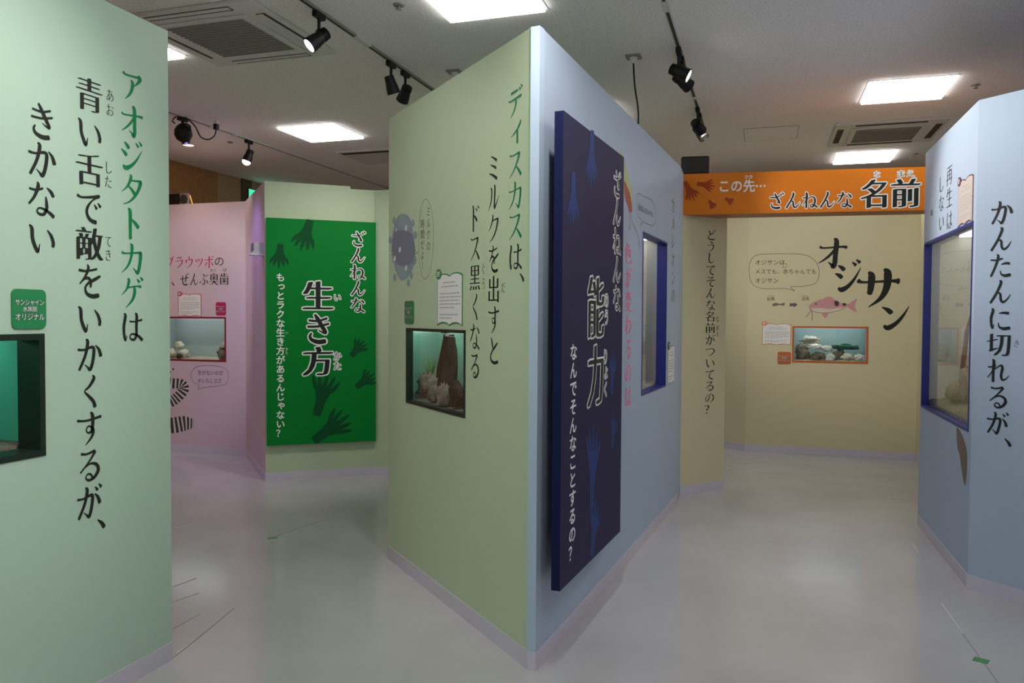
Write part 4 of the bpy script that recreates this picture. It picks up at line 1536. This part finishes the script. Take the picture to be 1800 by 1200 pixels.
def cassette(x, y, label, s=.475, g=.275, sl=.415, shut=True, hw=.03):
    t = empty('air_conditioner', (x, y, CEIL), label, 'air conditioner')
    z = CEIL
    m = MB()
    m.box((x - s, y - s, z - .022), (x + s, y + s, z))
    m.build('panel', M['white_metal'], t, bevel=.006)
    m = MB()
    m.box((x - g - .05, y - g - .05, z - .03), (x + g + .05, y + g + .05, z - .022))
    m.build('grille_frame', M['white_metal'], t, bevel=.003)
    m = MB()
    m.box((x - g, y - g, z - .034), (x + g, y + g, z - .03))
    for k in range(15):
        yy = y - g + 2 * g * (k + .5) / 15
        m.box((x - g, yy - .005, z - .038), (x + g, yy + .005, z - .034))
    m.build('grille', M['grille'], t)
    for a, b, c, d in ((-.3, .3, -sl - hw, -sl + hw), (-.3, .3, sl - hw, sl + hw), (-sl - hw, -sl + hw, -.3, .3), (sl - hw, sl + hw, -.3, .3)):
        m = MB()
        m.box((x + a, y + c, z - .0235), (x + b, y + d, z - .022))
        o = m.build('air_slot', M['dark_slot'], t)
        if not shut:
            continue
        m = MB()
        q = .011
        m.box((x + a + q * .6, y + c + q * .6, z - .027), (x + b - q * .6, y + d - q * 1.7, z - .0235)) if abs(c) > abs(a) or c < -.35 or c > .35 else \
            m.box((x + a + q * .6, y + c + q * .6, z - .027), (x + b - q * 1.7, y + d - q * .6, z - .0235))
        m.build('louver', M['white_metal'], o)


cassette(-3.27, 4.32, 'large ceiling air conditioner at the upper left above the mint green wall')
cassette(1.07, 8.34, 'smaller looking ceiling air conditioner at the upper right above the orange sign', shut=False, hw=.028)


def track(x, y0, y1, label, slot, joints=(), k=1):
    t = empty('lighting_track', (x, (y0 + y1) / 2, CEIL), label, 'track')
    MB().box((x - .019 * k, y0, CEIL - .016), (x + .019 * k, y1, CEIL)).build('rail', M['white_metal'] if slot != 'dark_slot' else M['grille'], t)
    ys = [y0] + [j for q in joints for j in q] + [y1]
    for i in range(0, len(ys), 2):
        MB().box((x - .010 * k, ys[i] + .003, CEIL - .0175), (x + .010 * k, ys[i + 1] - .003, CEIL - .016)).build('slot', M[slot], t)
    for a, b in joints:
        MB().box((x - .021, a, CEIL - .02), (x + .021, b, CEIL - .0002)).build('joint_cover', M['white_metal'], t)
    return t


track(-2.52, 1.0, 10.6, 'black lighting track left of the middle wedge', 'dark_slot', ((4.54, 4.73),), .7)
track(-.567, 1.0, 7.6, 'lighting track right of the wedge running down to the orange sign', 'track_brown', ((4.55, 4.70), (6.55, 6.62)))
track(-5.015, 3.0, 10.8, 'lighting track over the pink partition at the left', 'track_brown', ((6.28, 6.36), (6.62, 6.68)), .7)


def spot(x, y, target, label, power=0, lens='lens_off', dome=False, col=(1, .96, .9), cone=60, head=.125, cat='spotlight', blend=.8, aim=None):
    t = empty('track_spotlight', (x, y, CEIL - .0175), label, cat, 'track spotlights')
    z = CEIL - .0175
    m = MB()
    m.box((x - .017, y - .05, z - .035), (x + .017, y + .05, z))
    m.build('adapter', M['black_metal'], t, bevel=.003)
    m = MB()
    m.tube([(x, y, z - .035), (x, y, z - .10)], .010, 10)
    m.build('stem', M['black_metal'], t)
    pv = Vector((x, y, z - .115))
    d = (Vector(target) - pv).normalized() if aim is None else Vector(aim).normalized()
    m = MB()
    m.lathe(pv - Vector((0, 0, 0)), (0, 0, 1), [(-.022, .014), (-.01, .020), (.008, .020), (.016, .012)], 12)
    m.build('joint', M['black_metal'], t)
    c = pv + Vector((0, 0, -.035))
    m = MB()
    m.lathe(c, d, [(-head * .45, .022), (-head * .43, .030), (-head * .1, .036), (head * .2, .043), (head * .5, .047), (head * .55, .047),
                   (head * .55, .042), (head * .5, .041)], 20)
    for k in range(3):
        m.lathe(c, d, [(-head * (.40 - .1 * k), .037 + .001 * k), (-head * (.37 - .1 * k), .037 + .001 * k)], 20)
    h = m.build('head', M['black_metal'], t)
    m = MB()
    if dome:
        m.lathe(c, d, [(head * .5, .041), (head * .62, .040), (head * .74, .033), (head * .82, .020), (head * .85, .004)], 20)
    else:
        m.lathe(c, d, [(head * .5, .0405), (head * .52, .038), (head * .53, .004)], 20)
    m.build('lens', M[lens], h, smooth=True)
    if power:
        L = bpy.data.lights.new('spot_lamp', 'SPOT')
        L.energy = power * SPOT
        L.color = col
        L.spot_size = R(cone)
        L.spot_blend = blend
        L.shadow_soft_size = .035
        o = bpy.data.objects.new('bulb', L)
        COL.objects.link(o)
        o.parent = h
        p = c + d * (head * (.9 if dome else .6))
        o.location = p - wloc(h)
        o.rotation_euler = d.to_track_quat('-Z', 'Y').to_euler()
    return t


spot(-2.52, 4.12, (-3.7, 3.0, 1.2), 'lit black spotlight hanging at the top left beside the air conditioner', 20, 'lens_on', aim=(-.55, -.62, -.75), head=.15)
spot(-2.52, 5.06, (-2.45, 5.5, 1), 'left one of two black spotlights side by side above the wedge', 0, aim=(.16, .42, -1))
spot(-2.52, 5.29, (-3.9, 6.4, 1.3), 'right one of two black spotlights side by side above the wedge', 28, aim=(-.53, .42, -.62), cone=80)
p4 = at_z(1162, -8, 3.05)
spot(-.567, p4.y, (-.8, 3.9, 1.3), 'black spotlight cut off by the top edge of the photo', 0, aim=(-.05, .28, -.9), head=.15)
spot(-.567, 5.36, (1.1, 5.6, 2.2), 'upper black spotlight of the nearer pair on the right track, lens glowing', 75, 'lens_on', aim=(.8, -.02, -.42), head=.14)
spot(-.567, 5.56, (.5, 6.85, 2.4), 'lower black spotlight of the nearer pair on the right track', 16, 'lens_off', aim=(.66, .75, -.44), head=.14, cone=45)
spot(-.567, 6.90, (.4, 9.3, 2.2), 'upper black spotlight of the farther pair on the right track', 40, 'lens_off', aim=(.40, .9, -.40), cone=60, head=.14)
spot(-.567, 7.12, (.6, 9.0, 1.3), 'lower black spotlight of the farther pair on the right track', 0, 'lens_off', aim=(.5, -.2, -.7), head=.14)
spot(-5.015, 6.87, (-5.7, 7.05, 1.4), 'white glowing spotlight hanging over the pink partition', 6, 'lens_on', dome=True, aim=(-.25, -.18, -.9), cone=110)
spot(-5.015, 4.75, (-5.95, 7.1, 1.6), 'black spotlight on the left track behind the mint wall, aimed at the pink wall', 36, 'lens_on', cone=52, blend=.6)
spot(-.567, 1.9, (-2.44, 1.8, 1.75), 'black spotlight on the right track above the viewer, aimed at the mint wall', 46, 'lens_on', cone=64)
spot(-2.52, 2.3, (-1.6, 3.85, 1.6), 'added unseen spotlight on the black track above the viewer, brightening the wedge', 16, 'lens_on', cone=80)  # lamp added out of frame to brighten the green face
spot(-.567, 2.6, (-.85, 4.1, 1.5), 'added unseen spotlight on the right track above the viewer, brightening the navy poster', 30, 'lens_on', cone=80)  # lamp added out of frame to lift the blue face and its poster

# stage can on the left track
px_, py_ = -5.03, 5.93
t = empty('stage_light', (px_, py_, CEIL - .0175), 'round black stage light with purple lens and cable on the left track', 'stage light')
z = CEIL - .0175
m = MB()
m.box((px_ - .02, py_ - .05, z - .03), (px_ + .02, py_ + .05, z))
m.tube([(px_, py_, z - .03), (px_, py_, z - .06)], .012)
m.build('clamp', M['black_metal'], t)
c = Vector((px_ + .005, py_, z - .135))
d = Vector((.30, .05, -.95)).normalized()
m = MB()
m.tube([c + Vector((-.08, 0, .01)), c + Vector((-.075, 0, .055)), c + Vector((-.035, 0, .078)), c + Vector((.035, 0, .078)), c + Vector((.075, 0, .055)), c + Vector((.08, 0, .01))], .008)
m.build('yoke', M['black_metal'], t)
m = MB()
m.lathe(c, d, [(-.064, .03), (-.06, .045), (-.04, .066), (0, .078), (.04, .072), (.066, .052), (.08, .038), (.098, .034), (.098, .028)], 24)
hh = m.build('can', M['black_metal'], t, smooth=True)
m = MB()
m.lathe(c, d, [(.088, .028), (.096, .026), (.100, .004)], 20)
m.build('lens', M['lens_purple'], hh)
L = bpy.data.lights.new('stage_lamp', 'SPOT')
L.energy = 14 * SPOT
L.color = (.45, .28, 1)
L.spot_size = R(80)
L.spot_blend = .9
L.shadow_soft_size = .03
o = bpy.data.objects.new('bulb', L)
COL.objects.link(o)
o.parent = hh
o.location = c + d * .13 - wloc(hh)
o.rotation_euler = Vector((.12, .35, -.9)).to_track_quat('-Z', 'Y').to_euler()
m = MB()
cb = [c + Vector((-.09, .0, .09)), c + Vector((-.115, 0, .12)), c + Vector((-.06, .0, .155)), c + Vector((.02, .0, .14)), c + Vector((.11, .02, .06)), c + Vector((.14, .06, -.03)),
      c + Vector((.19, .10, -.05)), c + Vector((.225, .14, -.01)), c + Vector((.23, .16, .05))]
m.tube(spline([tuple(p) for p in cb], False, 5), .006, 6)
m.build('cable', M['black_metal'], t)
m = MB()
e = cb[-1]
m.box((e.x - .018, e.y - .018, e.z), (e.x + .018, e.y + .018, e.z + .05))
m.build('plug', M['black_metal'], t)
m = MB()
m.box((e.x - .016, e.y - .016, e.z + .05), (e.x + .016, e.y + .016, z))
m.build('socket', M['white_metal'], t)

# small ceiling things
for x, y, lb in ((-2.037, 4.19, 'tiny ceiling sprinkler left of the top edge light panel'), (1.51, 6.88, 'tiny ceiling sprinkler right of the upper right light panel'),
                 (1.52, 9.53, 'tiny ceiling sprinkler beside the light panel above the orange sign')):
    t = empty('sprinkler', (x, y, CEIL), lb, 'sprinkler')
    m = MB()
    m.lathe((x, y, CEIL), (0, 0, -1), [(0, .035), (.006, .033), (.010, .015)], 16)
    m.build('collar', M['grille'], t)
    m = MB()
    m.lathe((x, y, CEIL), (0, 0, -1), [(.010, .009), (.022, .008), (.024, .018), (.028, .016)], 12)
    m.build('nozzle', M['lens_off'], t)
t = empty('downlight', (-5.82, 6.95, CEIL), 'small round warm downlight in the ceiling above the pink wall', 'light')
m = MB()
m.lathe((-5.82, 6.95, CEIL), (0, 0, -1), [(0, .075), (.006, .072), (.006, .056), (.002, .055)], 24)
m.build('ring', M['white_metal'], t)
m = MB()
m.lathe((-5.82, 6.95, CEIL), (0, 0, -1), [(.0022, .054), (.004, .04), (.0045, .003)], 24)
dl = m.build('lamp', mat('warm_lamp', (1, .8, .6), .5, emit=3, ecol=(1, .78, .55)), t)
L = bpy.data.lights.new('down_lamp', 'SPOT')
L.energy = 10 * SPOT
L.color = (1, .75, .5)
L.spot_size = R(140)
L.spot_blend = .7
L.shadow_soft_size = .05
o = bpy.data.objects.new('bulb', L)
COL.objects.link(o)
o.parent = dl
o.location = (0, 0, -.01)
m = MB()
m.lathe((-5.30, 6.95, CEIL), (0, 0, -1), [(0, .03), (.008, .028), (.016, .012)], 14)
tag(m.build('ceiling_sensor', M['grille']), 'tiny grey ceiling sensor right of the warm downlight', 'sensor')
t = empty('air_diffuser', (-4.19, 7.79, CEIL), 'dark slot shaped air outlet in the ceiling behind the wedge', 'vent')
MB().box((-4.50, 7.70, CEIL - .008), (-3.55, 8.4, CEIL)).build('panel', M['white_metal'], t)
MB().box((-4.47, 7.755, CEIL - .010), (-3.75, 7.825, CEIL - .008)).build('air_slot', M['dark_slot'], t)
for x, y, lb in ((-.885, 5.47, 'small square ceiling plate with a hanging cable above the blue face'), (-2.19, 5.43, 'small square ceiling plate peeping over the green edge of the wedge')):
    t = empty('ceiling_plate', (x, y, CEIL), lb, 'plate')
    MB().box((x - .05, y - .05, CEIL - .012), (x + .05, y + .05, CEIL)).build('plate', M['grille'], t)
    m = MB()
    m.lathe((x, y, CEIL), (0, 0, -1), [(.012, .028), (.03, .024), (.05, .010)], 14)
    m.build('cable_gland', M['white_metal'], t)
    if y > 5.45:
        m = MB()
        m.tube(spline([(x, y, CEIL - .05), (x + .008, y + .02, 3.10), (x + .03, y + .05, 2.92), (x + .02, y + .05, 2.76), (x - .02, y + .05, 2.5)], False, 5), .006, 6)
        m.build('cable', M['black_metal'], t)
t = empty('ceiling_hatch', (.03, 8.15, CEIL), 'square access hatch in the ceiling left of the far air conditioner', 'hatch')
MB().box((-.215, 7.85, CEIL - .003), (.275, 8.40, CEIL)).build('door', M['ceiling'], t)
m = MB()
for a, b, c_, d_ in ((-.22, .28, 7.845, 7.85), (-.22, .28, 8.40, 8.405), (-.22, -.215, 7.85, 8.40), (.275, .28, 7.85, 8.40)):
    m.box((a, c_, CEIL - .003), (b, d_, CEIL))
m.build('frame', M['grille'], t)

# ------------------------------------------------------------------ speaker and projector on top of the walls
sp = Plane(PH.a - PH.n * .04, PH.b - PH.n * .04)
s0, _ = sp.px(1197, 290)
s1, _ = sp.px(1247, 290)
_, zt = sp.px(1222, 274)
t = empty('speaker', sp.at((s0 + s1) / 2, H, -.08), 'black speaker box on the left end of the orange sign', 'speaker')
m = MB()
sp.box(m, s0, s1, H, zt, -.15, 0)
m.build('cabinet', M['black_metal'], t, bevel=.015)
m = MB()
sp.box(m, s0 + .012, s1 - .012, H + .012, zt - .012, 0, .006)
m.build('grille', M['dark_slot'], t, bevel=.004)
pj = Plane((-6.5, 7.2), (-5.31, 7.2))
s1, _ = pj.px(331, 350)
_, zt = pj.px(310, 340)
t = empty('projector', pj.at(s1 - .25, H, -.1), 'black projector lying on top of the pink partition', 'projector')
m = MB()
pj.box(m, s1 - .5, s1 - .11, H, zt, -.16, 0)
m.build('case', M['black_metal'], t, bevel=.01)
m = MB()
pj.box(m, s1 - .115, s1, H, zt, -.03, .004)
m.build('lens_housing', mat('silver', (.16, .16, .18), .4), t, bevel=.008)
m = MB()
m.lathe(pj.at(s1 - .055, (H + zt) / 2, .004), (0, -1, 0), [(0, .05), (.01, .05), (.012, .03)], 18)
m.build('lens', M['dark_slot'], t)
m = MB()
m.tube([pj.at(s1 + .005, H + .11, -.02), pj.at(s1 + .025, H + .05, -.02), pj.at(s1 + .04, H + .004, -.02)], .004)
m.build('reflection_strip', mat('amber', (1, .35, .05), .5, emit=1.6, ecol=(1, .3, .06)), t)  # orange reflection put in as an emissive strip

# ------------------------------------------------------------------ exit sign far left
pe = Plane((X0, 8.0), (X0, 11.0))
s0, zt = pe.px(432.5, 332)
t = empty('exit_sign', pe.at(s0 + .2, zt - .24, .02), 'green lit exit sign on the left wall peeping over the pink partition', 'sign')
m = MB()
pe.box(m, s0 - .015, s0 + .475, zt - .25, zt + .012, .001, .045)
m.build('case', M['dark_wood'], t)
m = MB()
pe.box(m, s0, s0 + .46, zt - .235, zt, .045, .049)
m.build('lit_face', mat('exit_green', (.05, .8, .45), .5, emit=.9, ecol=(.06, .85, .45)), t)
m = MB()
pe.box(m, s0 + .10, s0 + .30, zt - .21, zt - .03, .049, .051)
m.build('doorway_symbol', mat('exit_white', (.8, 1, .95), .5, emit=.9, ecol=(.7, 1, .92)), t)
